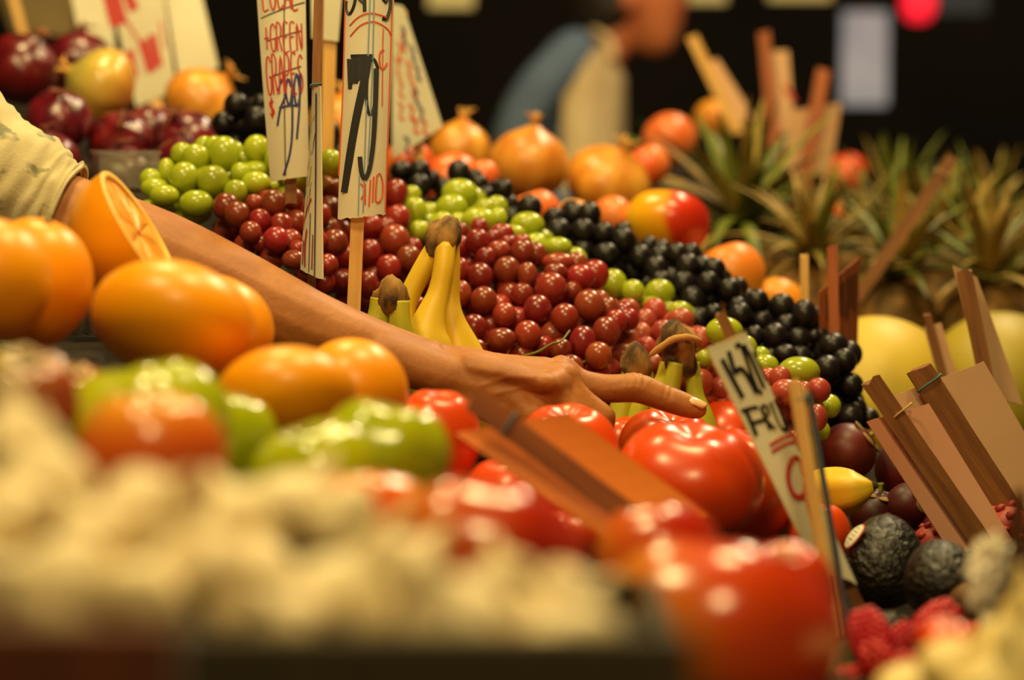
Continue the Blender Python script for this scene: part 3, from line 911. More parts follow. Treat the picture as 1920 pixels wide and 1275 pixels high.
# ------------------------------------------------------------------ AVOCADOS, MANGOSTEENS, RASPBERRIES
def sticker(c, r, nrm):
    """thin oval label hugging the avocado"""
    pass


avs = [(1658, 1052, 1.565, 78, (0.15, 0.45, 1), 'black bumpy avocado with an oval sticker', 1.0), (1765, 1085, 1.50, 76, (-.2, .5, 1), 'smoother dark avocado beside the one with the sticker', .86),
       (1655, 1205, 1.52, 62, (0.6, 0.2, .5), 'avocado lying low behind the raspberries', 1.0), (1830, 1130, 1.60, 70, (0, .5, 1), 'avocado at the right end of the avocado row', .9)]
for k, (px, py, d, r, ax, lb, sq) in enumerate(avs):
    parts = [('stem_nub', lift(rev(lambda t, p: (0.09 * math.sin(PI * t), 0.05 * math.cos(PI * t)), 10, 6), dz=1.22), m_stem, None)]
    o = fruit('avocado', lb, 'avocado', px, py, d, r, m_avo, f_avocado, 'avo', axis=ax, spin=k * 2, squash=(1, .95, .94 * sq), zn='avocado', parts=parts, nu=80, nv=56, bodyname='skin')
    if k == 0:
        c = W(px, py, d)
        rr = S(r, d)
        ctr = W(1603, 1006, 1.565 - 0.011)
        nrm = (ctr - c).normalized()
        t1 = (UP * 0.85 + RT * 0.5)
        t1 = (t1 - nrm * t1.dot(nrm)).normalized()
        t2 = nrm.cross(t1)

        def disc(a, b, off):
            v = [ctr + nrm * (off + 0.0006)]
            for rg in (0.5, 1.0):
                for i in range(24):
                    u = 2 * PI * i / 24
                    x, y = a * rg * math.cos(u), b * rg * math.sin(u)
                    v.append(ctr + t1 * x + t2 * y + nrm * (off - (x * x + y * y) / (2 * rr * 1.15)))
            f = [(0, 1 + i, 1 + (i + 1) % 24) for i in range(24)]
            f += [(1 + i, 25 + i, 25 + (i + 1) % 24, 1 + (i + 1) % 24) for i in range(24)]
            return v, f
        st = put('sticker', to_mesh('sticker', *disc(0.0105, 0.0068, 0.0016)), m_sticker_r, o, None, 'oval sticker with red rim')
        sub('sticker_face', to_mesh('sticker_face', *disc(0.0097, 0.006, 0.0020)), m_sticker, st)
        seg = []
        for q in range(-2, 3):
            y = q * 0.0021
            x0 = 0.0072 * math.sqrt(max(0.1, 1 - (y / 0.006) ** 2)) * 0.5
            pts = [ctr + t2 * (-x0 * (1 if q else .9) + 2 * x0 * t / 4) * 0.9 + t1 * y * 1.5 + nrm * 0.0024 for t in range(5)]
            seg.append(tube(pts, 0.00022, 4))
        sub('sticker_print', to_mesh('sticker_print', *join(seg)), m_ink_gk, st)


def calyx4(z=0.8):
    V, F = [], []
    for k in range(4):
        b = lift(rev(lambda t, p: (0.34 * math.sin(PI * t), 0.07 * math.cos(PI * t)), 12, 6), dx=0.36 * math.cos(k * PI / 2), dy=0.36 * math.sin(k * PI / 2), dz=z + 0.08)
        o = len(V)
        V += b[0]
        F += [tuple(i + o for i in q) for q in b[1]]
    return V, F


MG = [(1588, 848, 1.80, 55, (.75, -.1, .6), 'dark red mangosteen under the hanging black grapes'), (1690, 880, 1.82, 50, (.2, -.3, 1), 'dark mangosteen behind the pinkish card'),
      (1640, 965, 1.75, 46, (.2, -.2, 1), 'dark mangosteen between the banana and the avocado'), (1705, 950, 1.74, 46, (.5, -.6, .4), 'dark mangosteen with its green stalk facing out'),
      (1770, 1000, 1.72, 46, (.0, .3, 1), 'dark mangosteen under the pinkish card')]
for k, (px, py, d, r, ax, lb) in enumerate(MG):
    parts = [('calyx', calyx4(), m_mgc, None), ('stalk', lift(stemtube(0.45, 0.1), dz=0.9), m_fresh, None)]
    fruit('mangosteen', lb, 'mangosteen', px, py, d, r, m_mgst, f_melon, 'mgs', axis=ax, spin=k, zn='avocado', parts=parts, nu=30, nv=20, bodyname='rind')


def dragon(px, py, d, r, lb):
    scales = []
    for j in range(3):
        for k in range(5):
            a = 2 * PI * (k + 0.5 * (j % 2)) / 5
            z = 0.5 - 0.5 * j
            rr = math.sqrt(max(0, 1 - (z / 1.25) ** 2))
            p0 = Vector((rr * math.cos(a), rr * math.sin(a), z))
            tip = Vector(((rr + .12) * math.cos(a), (rr + .12) * math.sin(a), z + .42))
            scales.append(tube([p0 * .95, (p0 + tip) / 2 + p0 * .06, tip], [0.26, 0.17, 0.03], 6))
    fruit('dragon_fruit', lb, 'dragon fruit', px, py, d, r, m_pinkf, lambda t, p: (math.sin(PI * t), 1.25 * math.cos(PI * t)), 'drag', axis=(.8, -.3, .3), zn='avocado',
          parts=[('scales', join(scales), m_pinkf, None)], nu=26, nv=18, bodyname='rind')


dragon(1748, 1012, 1.665, 30, 'pink scaly fruit wedged behind the two avocados')
dragon(1885, 985, 1.70, 36, 'pink scaly fruit beyond the pinkish card')
fruit('kiwi', 'small brown fuzzy kiwi beside the smoother avocado', 'kiwi', 1815, 1130, 1.47, 36, mat('kiwi fuzz', C(120, 80, 34), C(86, 54, 22), rough=0.9, nscale=60, bump=0.4, bscale=300),
      f_melon, 'kiwi', axis=(.6, 0, .5), squash=(1, 1, 1.15), zn='avocado', parts=[('stem_end', lift(rev(lambda t, p: (0.16 * math.sin(PI * t), 0.06 * math.cos(PI * t)), 10, 6), dz=1.0), m_stem, None)], nu=26, nv=18)


def raspberry_mesh():
    segs = []
    ico = rev(lambda t, p: (math.sin(PI * t), math.cos(PI * t)), 9, 6)
    for j in range(9):
        z = 0.98 - 1.8 * j / 8
        rr = math.sqrt(max(0.03, 1 - (z / 1.12) ** 2)) * (0.86 if z > 0 else 0.9)
        n = max(1, int(rr * 15))
        for k in range(n):
            a = 2 * PI * (k + 0.5 * (j % 2)) / n
            segs.append(lift(ico, rr * 0.84 * math.cos(a), rr * 0.84 * math.sin(a), z, 0.2))
    segs.append(lift(rev(lambda t, p: (math.sin(PI * t), math.cos(PI * t)), 16, 10), s=0.78))
    return to_mesh('raspberry', *join(segs))


me_rasp = raspberry_mesh()
me_rasp.materials.append(m_rasp)
RASP = [(1632, 1195, 1.30, 48, (-.3, .2, 1)), (1690, 1205, 1.33, 36, (.4, 0, .8)), (1650, 1250, 1.27, 46, (-.5, -.4, .8)), (1755, 1172, 1.33, 46, (.7, .2, .7)), (1700, 1275, 1.24, 46, (0, 0, 1)),
        (1765, 1225, 1.28, 44, (.3, .3, 1)), (1600, 1300, 1.28, 44, (-.3, 0, 1)), (1820, 1215, 1.33, 42, (0, .3, 1)), (1745, 1300, 1.26, 44, (.1, 0, 1)), (1660, 1330, 1.26, 46, (0, 0, 1))]
for k, (px, py, d, r, ax) in enumerate(RASP):
    s = S(r, d)
    o = put('raspberry', me_rasp, None, None, TRS(W(px, py, d), ax, k, (s * .95, s * .95, s)))
    tag(o, 'red raspberry heaped in the green plastic basket', 'raspberry', 'raspberries in the green basket')
    zone('basket', o)


def basket(label, c, half, height, ang, mA):
    """pint basket with slotted walls; c is the centre of the rim"""
    rt = thing('berry_basket', label, 'basket', c - Vector((0, 0, height)))
    rt.rotation_euler = (0, 0, ang)
    for k in range(4):
        a = k * PI / 2
        rot = Matrix.Rotation(a, 3, 'Z')
        segs = []
        for z in (0.004, height * .5, height - 0.004):
            segs.append(box(0, -half, z, half * 2, 0.0016, 0.008 if z < height * .9 else 0.011))
        for i in range(7):
            segs.append(box(-half + half * 2 * i / 6, -half, height / 2, 0.006, 0.0016, height))
        segs.append(box(0, -half - 0.001, height - .002, half * 2 + .004, 0.004, 0.004))
        v, f = join(segs)
        v = [rot @ Vector(p) for p in v]
        o = bpy.data.objects.new('wall_panel', to_mesh('wall_panel', v, f, False))
        o.data.materials.append(mA)
        link(o)
        o.parent = rt
    o = bpy.data.objects.new('bottom', to_mesh('bottom', *box(0, 0, 0.001, half * 2, half * 2, 0.002), False))
    o.data.materials.append(mA)
    link(o)
    o.parent = rt
    zone('basketbase', rt)


basket('green plastic berry basket holding the raspberries', W(1690, 1240, 1.31), 0.046, 0.07, math.radians(38), m_bask)

# ------------------------------------------------------------------ GRAPES BUILT
ME_RED, ME_PINK, ME_GREEN, ME_BLACK = grape_mesh(m_redg, 'red_grape'), grape_mesh(m_pinkg, 'pink_grape'), grape_mesh(m_green, 'green_grape'), grape_mesh(m_black, 'black_grape')
BUNCHES = []


def bunch(kind, key, lst, me, mst, dfun, label, deeper=0.012):
    berries = []
    for b in lst:
        px, py, rx, ry = b[:4]
        rx, ry = rx * 1.05, ry * 1.05
        lay = b[4] if len(b) > 4 else 0
        berries.append([px, py, rx, ry, dfun(px, py) + lay * deeper, lay, len(BUNCHES)])
    BUNCHES.append((kind, key, berries, me, mst, label))


def settle():
    """push berries back along the view axis until neighbours only just touch; bunches never cut into each other"""
    B = [b for t in BUNCHES for b in t[2]]
    for it in range(60):
        moved = False
        for i in range(len(B)):
            A_ = B[i]
            pa = W(A_[0], A_[1], A_[4])
            ra = S(max(A_[2], A_[3]), A_[4])
            for j in range(i):
                C_ = B[j]
                if abs(A_[0] - C_[0]) > 75 or abs(A_[1] - C_[1]) > 75:
                    continue
                pb, rb = W(C_[0], C_[1], C_[4]), S(max(C_[2], C_[3]), C_[4])
                need = (0.80 if A_[6] == C_[6] else 1.03) * (ra + rb)
                dv = pa - pb
                if dv.length < need:
                    lat = dv - FWD * dv.dot(FWD)
                    gap = math.sqrt(max(0, need * need - lat.length_squared)) - abs(A_[4] - C_[4])
                    if gap > 1e-4:
                        back = A_ if (A_[4] > C_[4]) else C_
                        back[4] += gap * 0.7
                        moved = True
                        pa = W(A_[0], A_[1], A_[4])
        if not moved:
            break


def build_bunches():
    settle()
    taken = []
    for k, t in enumerate(BUNCHES):
        for b in t[2]:
            taken.append((W(b[0], b[1], b[4]), S(max(b[2], b[3]), b[4]), k))
    for k, (kind, key, berries, me, mst, label) in enumerate(BUNCHES):
        rnd = random.Random(sum(map(ord, key + kind)))
        pts = [(W(b[0], b[1], b[4]), S(b[2], b[4]), S(b[3], b[4])) for b in berries]
        extra = []
        for lvl in range(2):
            for (p, rx, ry) in pts:
                for q in range(4):
                    r = max(0.0095, (rx + ry) / 2) * rnd.uniform(0.92, 1.08)
                    c = p + FWD * r * (rnd.uniform(0.8, 1.9) + lvl) - UP * r * rnd.uniform(-0.3, 1.6) + RT * r * rnd.uniform(-1.5, 1.5)
                    if all((c - o[0]).length > (0.80 if o[2] == k else 1.06) * (r + o[1]) for o in taken) and all((c - o[0]).length > 1.0 * (r + o[1]) for o in OBST):
                        extra.append((c, r, r))
                        taken.append((c, r * 1.03, k))
        lo = min(p.z - ry for p, rx, ry in pts + extra)
        cen = sum((p for p, _, _ in pts), Vector()) / len(pts)
        rt = thing('grape_bunch', label, 'grapes', Vector((cen.x, cen.y, lo)))
        for (p, rx, ry) in pts + extra:
            if abs(rx - ry) > 0.0012:
                rot = Matrix((RT, FWD, UP)).transposed().to_4x4()
                M = Matrix.Translation(p) @ rot @ Matrix.Diagonal((rx, (rx + ry) / 2, ry, 1))
            else:
                r = (rx + ry) / 2
                M = TRS(p, Vector((rnd.uniform(-.3, .3), rnd.uniform(-.6, .6), 1)).normalized(), rnd.uniform(0, 6), (r * 0.98, r * 0.98, r * 1.03))
            put('grape', me, None, rt, M)
        # short stalks from berry to berry inside the bunch
        segs = []
        for i, (p, rx, ry) in enumerate(pts):
            near = sorted((q for q in pts + extra if q[0] is not p), key=lambda q: (q[0] - p).length)[:2]
            for q in near:
                if (q[0] - p).length < 0.04:
                    mid = (p + q[0]) / 2 + FWD * 0.006
                    segs.append(tube([p, mid, q[0]], [0.0014, 0.0012, 0.0014], 5))
        if segs:
            put('stalk', to_mesh('stalk', *join(segs)), mst, rt)
        if key == 'centre':
            ln = smoothline([(978, 668, 1.752, 2), (1008, 660, 1.746, 2.4), (1034, 645, 1.746, 2.6), (1052, 640, 1.75, 2.2), (1068, 620, 1.775, 2)], 14)
            put('twig', to_mesh('twig', *tube([W(*q[:3]) for q in ln], [S(q[3], q[2]) for q in ln], 7)), m_rachis, rt)
        zone('grape_' + kind, rt)


d_red = lambda x, y: 1.80 + (600 - y) * 0.00055
d_pink = lambda x, y: 1.865 + (600 - y) * 0.00055
d_grn = lambda x, y: 1.85 + (600 - y) * 0.0005
d_blk = lambda x, y: 1.94 + (600 - y) * 0.0004
bunch('red', 'left', RED['left'], ME_RED, m_rachis, lambda x, y: d_red(x, y) - 0.09, 'red grape bunch lying against the green grapes above the forearm')
bunch('red', 'mid', RED['mid'], ME_RED, m_rachis, d_red, 'red grape bunch pierced by the 79 cent sign stick')
bunch('red', 'centre', RED['centre'], ME_RED, m_rachis, d_red, 'large glossy red grape bunch right behind the pointing hand')
bunch('red', 'right', RED['right'], ME_PINK, m_rachis, d_pink, 'dusty pinkish red grape bunch behind the pointing finger and banana stalks')
bunch('red', 'sign', RED['sign'], ME_PINK, m_rachis, lambda x, y: 1.73, 'small red grape bunch behind the kiwi fruit sign')
bunch('green', 'left', GREEN['left'], ME_GREEN, m_rachis, lambda x, y: 1.83 + (400 - y) * 0.0005, 'large green grape bunch beside the clear box and beige sleeve')
bunch('green', 'middle', GREEN['middle'], ME_GREEN, m_rachis_dry, d_grn, 'green grape bunch between black grapes and banana crown')
bunch('green', 'slope', GREEN['slope'], ME_GREEN, m_rachis, d_grn, 'green grape bunch of few berries between red and black grapes')
bunch('green', 'lower', GREEN['lower'], ME_GREEN, m_rachis, lambda x, y: d_grn(x, y) + 0.03, 'yellowish green grapes resting above the dusty red bunch')
bunch('green', 'sign', GREEN['sign'], ME_GREEN, m_rachis, lambda x, y: 1.80 + (650 - y) * 0.0003, 'green grapes around the top of the kiwi fruit sign')
bunch('black', 'top', BLACK['top'], ME_BLACK, m_rachis_dry, lambda x, y: 2.02, 'black grape bunch behind the red and green grapes sign')
bunch('black', 'peak', BLACK['peak'], ME_BLACK, m_rachis_dry, d_blk, 'black grapes below the orange nectarines')
bunch('black', 'ridge', BLACK['ridge'], ME_BLACK, m_rachis_dry, d_blk, 'few black grapes in front of the large yellow onion')
bunch('black', 'shoulder', BLACK['shoulder'], ME_BLACK, m_rachis_dry, d_blk, 'dense black grape bunch at the foot of the yellow and red apple')
bunch('black', 'flank', BLACK['flank'], ME_BLACK, m_rachis_dry, lambda x, y: d_blk(x, y) - 0.01, 'black grape bunch beneath the yellow mango')
bunch('black', 'tail', BLACK['tail'], ME_BLACK, m_rachis_dry, lambda x, y: d_blk(x, y) - 0.02, 'black grape bunch behind the top of the kiwi fruit sign')
bunch('black', 'end', BLACK['end'], ME_BLACK, m_rachis_dry, lambda x, y: 1.87, 'black grape bunch hanging down beside the yellow melon')
build_bunches()

# ------------------------------------------------------------------ SIGNS
FONT = {  # stroke letters in a unit box, y down
    'K': [[(0, 0), (0, 1)], [(.9, 0), (.05, .55), (.9, 1)]], 'I': [[(.5, 0), (.5, 1)]], 'W': [[(0, 0), (.25, 1), (.5, .3), (.75, 1), (1, 0)]],
    'F': [[(.05, 1), (.05, 0), (.9, 0)], [(.05, .48), (.7, .45)]], 'R': [[(.05, 1), (.05, 0), (.7, .05), (.8, .28), (.6, .48), (.05, .5)], [(.35, .5), (.9, 1)]],
    'U': [[(.05, 0), (.05, .7), (.3, 1), (.7, 1), (.95, .7), (.95, 0)]], 'T': [[(0, 0), (1, 0)], [(.5, 0), (.5, 1)]],
    'G': [[(.95, .15), (.6, 0), (.2, .12), (.05, .5), (.2, .9), (.6, 1), (.9, .85), (.9, .55), (.55, .55)]], 'E': [[(.9, 0), (.1, 0), (.1, 1), (.95, 1)], [(.1, .5), (.75, .48)]],
    'N': [[(.05, 1), (.05, 0), (.9, 1), (.9, 0)]], 'A': [[(0, 1), (.5, 0), (1, 1)], [(.2, .62), (.8, .62)]], 'P': [[(.05, 1), (.05, 0), (.7, .05), (.85, .28), (.6, .5), (.05, .52)]],
    'S': [[(.9, .12), (.5, 0), (.12, .18), (.25, .42), (.8, .58), (.88, .84), (.5, 1), (.08, .88)]], 'D': [[(.05, 1), (.05, 0), (.6, .08), (.95, .5), (.6, .94), (.05, 1)]],
    'L': [[(.05, 0), (.05, 1), (.9, 1)]], 'O': [[(.5, 0), (.1, .25), (.05, .6), (.3, .98), (.7, .98), (.95, .6), (.85, .2), (.5, 0)]], 'C': [[(.9, .15), (.55, 0), (.15, .2), (.05, .55), (.25, .92), (.6, 1), (.92, .85)]],
    '+': [[(.5, .1), (.5, .9)], [(.05, .5), (.95, .5)]], '$': [[(.85, .2), (.5, .08), (.15, .25), (.3, .45), (.75, .58), (.85, .8), (.5, .95), (.1, .82)], [(.5, -.1), (.5, 1.1)]],
    '2': [[(.08, .22), (.3, .02), (.75, .05), (.88, .3), (.5, .65), (.05, 1), (.95, .98)]], '9': [[(.88, .28), (.6, .02), (.2, .1), (.1, .35), (.35, .55), (.85, .35), (.9, .1), (.8, .6), (.5, 1.02)]],
    '1': [[(.2, .2), (.5, 0), (.5, 1)]], '7': [[(.05, .03), (.95, 0), (.4, 1)]],
}


class Card:
    """a thin card through four pixel corners (TL, TR, BR, BL), each (px, py, d), bent by folds toward the viewer"""

    def __init__(self, corners, bend=None, thick=0.0012):
        self.px = corners
        self.P = [W(*c) for c in corners]
        self.bend = bend or (lambda u, v: 0.0)
        self.th = thick
        self.n = ((self.P[1] - self.P[0]).cross(self.P[3] - self.P[0])).normalized()
        if self.n.dot(CAM - self.P[0]) < 0:
            self.n = -self.n

    def at(self, u, v, off=0.0):
        a, b, c, d = self.P
        p = (a * (1 - u) + b * u) * (1 - v) + (d * (1 - u) + c * u) * v
        return p + self.n * (self.bend(u, v) + off)

    def uv(self, x, y):
        u = v = 0.5
        for _ in range(25):
            a, b, c, d = [Vector((q[0], q[1])) for q in self.px]
            p = (a * (1 - u) + b * u) * (1 - v) + (d * (1 - u) + c * u) * v
            du = (b - a) * (1 - v) + (c - d) * v
            dv = (d - a) * (1 - u) + (c - b) * u
            e = Vector((x, y)) - p
            det = du.x * dv.y - du.y * dv.x
            u += (e.x * dv.y - e.y * dv.x) / det
            v += (du.x * e.y - du.y * e.x) / det
        return u, v

    def mesh(self, nu=16, nv=10, ragged=0.0, seed=1):
        r = random.Random(seed)
        V, F = [], []
        for s in (0, 1):
            rr = random.Random(seed)
            for j in range(nv + 1):
                for i in range(nu + 1):
                    u, v = i / nu, j / nv
                    if ragged and j in (0, nv):
                        v += rr.uniform(-ragged, ragged)
                    V.append(self.at(u, v, -self.th * s))
        W_ = nu + 1
        o = W_ * (nv + 1)
        for j in range(nv):
            for i in range(nu):
                q = j * W_ + i
                F.append((q, q + W_, q + W_ + 1, q + 1))
                F.append((o + q, o + q + 1, o + q + W_ + 1, o + q + W_))
        rim = [i for i in range(W_)] + [j * W_ + nu for j in range(1, nv + 1)] + [nv * W_ + i for i in range(nu - 1, -1, -1)] + [j * W_ for j in range(nv - 1, 0, -1)]
        for k in range(len(rim)):
            a, b = rim[k], rim[(k + 1) % len(rim)]
            F.append((a, b, o + b, o + a))
        return to_mesh('card', V, F, False)

    def ribbon(self, pts, width, off=0.0005):
        """flat marker stroke through uv points, width in metres; taper by tuple widths"""
        n = max(6, 4 * (len(pts) - 1))
        ln = smoothline(pts, n) if len(pts) > 2 else [tuple(pts[0][k] + (pts[-1][k] - pts[0][k]) * i / 8 for k in range(2)) for i in range(9)]
        V, F = [], []
        m = len(ln)
        for i, (u, v) in enumerate(ln):
            p = self.at(u, v, off)
            q = self.at(*ln[min(i + 1, m - 1)], off) - self.at(*ln[max(i - 1, 0)], off)
            s = self.n.cross(q).normalized()
            wd = width if isinstance(width, (int, float)) else width[0] + (width[1] - width[0]) * i / (m - 1)
            V += [p + s * wd / 2, p - s * wd / 2]
        for i in range(m - 1):
            F.append((2 * i, 2 * i + 1, 2 * i + 3, 2 * i + 2))
        return V, F

    def pxstroke(self, pts, wpx, d, off=0.0005):
        wd = S(wpx, d) if isinstance(wpx, (int, float)) else (S(wpx[0], d), S(wpx[1], d))
        return self.ribbon([self.uv(*p) for p in pts], wd, off)

    def text(self, s, u0, v0, u1, v1, wd, gap=0.22, off=0.0006, slope=0.0):
        n = len(s)
        cw = (u1 - u0) / (n + (n - 1) * gap)
        out = []
        for k, ch in enumerate(s):
            x0 = u0 + k * cw * (1 + gap)
            for st in FONT.get(ch, []):
                out.append(self.ribbon([(x0 + x * cw, v0 + (v1 - v0) * y + slope * (x0 + x * cw - u0)) for x, y in st], wd, off))
        return out


def stick_mesh(a, b, wid, th, jag=0.0, seed=0, n=8):
    """rectangular bar from a to b; face turned to the viewer"""
    r = random.Random(seed)
    a, b = Vector(a), Vector(b)
    t = (b - a).normalized()
    view = (CAM - (a + b) / 2).normalized()
    x = t.cross(view).normalized()
    y = x.cross(t).normalized()
    V, F = [], []
    cs = [(-1, -1), (-.4, -1), (.4, -1), (1, -1), (1, 1), (.4, 1), (-.4, 1), (-1, 1)]
    m = len(cs)
    for i in range(n + 1):
        p = a + (b - a) * i / n
        for k, (cx, cy) in enumerate(cs):
            jj = t * (r.uniform(-jag, jag) if i in (0, n) else 0)
            wob = 1 + r.uniform(-.03, .03)
            V.append(p + x * cx * wid / 2 * wob + y * cy * th / 2 + jj)
    for i in range(n):
        for k in range(m):
            l = (k + 1) % m
            F.append((i * m + k, i * m + l, (i + 1) * m + l, (i + 1) * m + k))
    F.append(tuple(reversed(range(m))))
    F.append(tuple(n * m + k for k in range(m)))
    return to_mesh('stick', V, F, False)


def stick_local(name, a, b, wid, th, m, parent, jag=0.002, seed=0):
    """stick in its own axes so that the grain runs along it"""
    a, b = Vector(a), Vector(b)
    me = stick_mesh(a, b, wid, th, jag, seed)
    R = orient((b - a).normalized())
    M = Matrix.Translation((a + b) / 2) @ R
    me.transform(M.inverted())
    return put(name, me, m, parent, M)


def band(name, p, axis, wid, th, m, parent):
    """rubber band wound round stick and card"""
    view = (CAM - p).normalized()
    t = Vector(axis).normalized()
    x = t.cross(view).normalized()
    y = x.cross(t)
    pts = []
    for k in range(25):
        a = 2 * PI * k / 24
        f = lambda c: math.copysign(abs(c) ** 0.5, c)
        pts.append(p + x * f(math.cos(a)) * wid / 2 + y * f(math.sin(a)) * th / 2 + t * 0.0012 * math.sin(a + 1))
    put(name, to_mesh(name, *tube(pts, 0.0009, 6)), m, parent)


# --- 79 cent sign
D = 1.70
rt = thing('price_sign', 'tall white price card reading 79 in black on a wooden stick', 'sign', W(665, 575, D))
cd = Card([(650, -70, D), (742, -70, D + .004), (723, 402, D + .004), (633, 412, D)], bend=lambda u, v: 0.006 * (1 - (2 * u - 1) ** 2) ** 0.8 if 0 <= u <= 1 else 0)
put('card', cd.mesh(20, 14, 0.004, 3), m_card, rt)
ink = [cd.pxstroke([(657, 107), (700, 107)], 7, D), cd.pxstroke([(658, 112), (656, 168)], (16, 8), D, .0006), cd.pxstroke([(668, 110), (664, 158)], (18, 14), D, .0007), cd.pxstroke([(676, 110), (676, 152)], 14, D, .0008),
       cd.pxstroke([(690, 107), (683, 150), (668, 220), (656, 290), (646, 362)], 15, D, .0009),
       cd.pxstroke([(708, 130), (700, 113), (690, 125), (687, 160), (687, 195), (692, 216), (700, 205), (704, 170), (706, 140)], 6, D), cd.pxstroke([(705, 130), (703, 200), (699, 270), (692, 318), (683, 338)], (10, 8), D, .0007),
       cd.pxstroke([(683, 338), (677, 325), (674, 295)], (8, 9), D, .0007),
       cd.pxstroke([(650, 2), (650, 20), (656, 27), (664, 10), (668, -20)], 6, D), cd.pxstroke([(682, -30), (683, 24)], 7, D), cd.pxstroke([(662, -10), (680, 8)], 5, D),
       cd.pxstroke([(710, -20), (722, 6), (732, -20)], 6, D), cd.pxstroke([(732, -10), (730, 18), (724, 36), (716, 36)], 7, D)]
put('black_lettering', to_mesh('lettering', *join(ink), False), m_ink_k, rt)
ink = [cd.pxstroke([(655, 50), (672, 34), (695, 27), (725, 34)], 3, D), cd.pxstroke([(656, 70), (675, 50), (700, 43), (725, 55), (733, 68)], 3, D), cd.pxstroke([(718, 55), (717, 90), (716, 200)], 2, D),
       cd.pxstroke([(720, 95), (712, 100), (711, 120), (716, 132), (726, 118)], 3.2, D), cd.pxstroke([(675, 345), (684, 358), (678, 372), (676, 372)], 3.5, D), cd.pxstroke([(684, 345), (684, 385)], 3, D),
       cd.pxstroke([(694, 338), (691, 388)], 3, D), cd.pxstroke([(700, 332), (698, 380)], 3, D), cd.pxstroke([(706, 330), (704, 378), (715, 372), (717, 345), (712, 327), (706, 330)], 3, D),
       cd.pxstroke([(736, -40), (733, 80), (727, 260), (722, 396)], 2.6, D), cd.pxstroke([(648, -40), (643, 160), (635, 330)], 2.6, D)]
put('orange_lettering', to_mesh('lettering', *join(ink), False), m_ink_o, rt)
put('blue_line', to_mesh('line', *join([cd.pxstroke([(695, -60), (688, 150), (680, 400)], 2.4, D), cd.pxstroke([(702, -60), (697, 150), (688, 330)], 2.4, D), cd.pxstroke([(673, 330), (671, 405)], 2.0, D)]), False), m_ink_lb, rt)
stick_local('stick', W(690, -60, D + .006), W(663, 585, D + .006), S(25, D), S(14, D), m_stick, rt)
zone('signs', rt)

# --- narrow bent sign seen nearly edge on
rt = thing('price_sign', 'narrow bent white card with scribbled lines beside the 79 cent sign', 'sign', W(588, 540, D))
cd = Card([(592, 152, D + .03), (601, 158, D - .002), (604, 522, D - .004), (562, 505, D + .02)], bend=lambda u, v: 0.004 * math.sin(PI * u))
cd2 = Card([(586, 175, D + .02), (600, 160, D), (604, 524, D), (563, 505, D + .016)], bend=lambda u, v: 0.002 * math.sin(PI * u))
put('card', cd2.mesh(10, 12, 0.003, 5), m_card, rt)
r = random.Random(5)
ink = []
for k in range(26):
    y = r.uniform(215, 400)
    fx = 563 + (600 - 563) * 0.0
    xl = 586 - (y - 175) * 0.07
    x = r.uniform(xl + 4, xl + 15)
    ink.append(cd2.pxstroke([(x, y), (x - r.uniform(1, 4), y + r.uniform(8, 22))], 1.8, D))
put('pencil_marks', to_mesh('marks', *join(ink), False), m_ink_gk, rt)
put('blue_line', to_mesh('line', *join([cd2.pxstroke([(597, 175), (596, 350), (594, 518)], 8, D, .0008), cd2.pxstroke([(588, 400), (585, 510)], 4, D, .0008)]), False), m_ink_b, rt)
for st_, w_ in (([(581, 430), (577, 460), (577, 500)], 3.4), ([(573, 450), (571, 495)], 2.4), ([(569, 430), (578, 400), (590, 372)], 2), ([(592, 440), (590, 505)], 3)):
    put('red_stroke', to_mesh('stroke', *cd2.pxstroke(st_, w_ * 2.2, D, .0008), False), m_ink_r, rt)
stick_local('stick', W(597, -30, D + .03), W(584, 545, D + .022), S(16, D), S(10, D), m_stick_d, rt)
band('rubber_band', W(592, 160, D + .026), W(597, 0, D) - W(584, 500, D), S(20, D), S(14, D), m_band, rt)
zone('signs', rt)

# --- red + green grapes 2.99 sign
D = 1.80
rt = thing('price_sign', 'white card lettered green grapes 299 standing in the green grapes', 'sign', W(545, 372, D))
cd = Card([(478, -60, D), (572, -60, D), (580, 330, D), (507, 342, D)], bend=lambda u, v: 0.005 * (1 - (2 * u - 1) ** 2) + 0.004 * math.sin(3 * v))
put('card', cd.mesh(16, 12, 0.002, 8), m_card, rt)
wd = S(3.2, D)
ink = cd.text('LOCAL', .12, .08, .86, .20, wd) + cd.text('+GREEN', .10, .27, .92, .40, wd * .9) + cd.text('GRAPES', .10, .42, .92, .60, wd * .9) + cd.text('$', .12, .62, .24, .70, wd)
put('red_lettering', to_mesh('lettering', *join(ink), False), m_ink_r, rt)
ink = [cd.pxstroke([(490, 36), (572, 5)], 2, D), cd.pxstroke([(500, 80), (565, 60)], 2, D), cd.pxstroke([(508, 148), (566, 126)], 2.2, D), cd.pxstroke([(535, -40), (537, 330)], 2, D)]
put('black_line', to_mesh('line', *join(ink), False), m_ink_k, rt)
ink = [cd.pxstroke([(524, 172), (530, 155), (537, 160), (536, 185), (528, 205), (522, 238)], 4, D), cd.pxstroke([(525, 205), (545, 200), (560, 200)], 4, D),
       cd.pxstroke([(548, 165), (542, 150), (538, 175), (544, 200), (549, 180), (549, 150), (550, 240), (545, 290), (533, 330)], 4, D),
       cd.pxstroke([(563, 165), (558, 140), (553, 170), (558, 200), (564, 180), (564, 140), (563, 200), (558, 262)], 4, D)]
put('blue_lettering', to_mesh('lettering', *join(ink), False), m_ink_b, rt)
stick_local('stick', W(530, -60, D + .006), W(546, 380, D + .006), S(22, D), S(12, D), m_stick_d, rt)
zone('signs', rt)

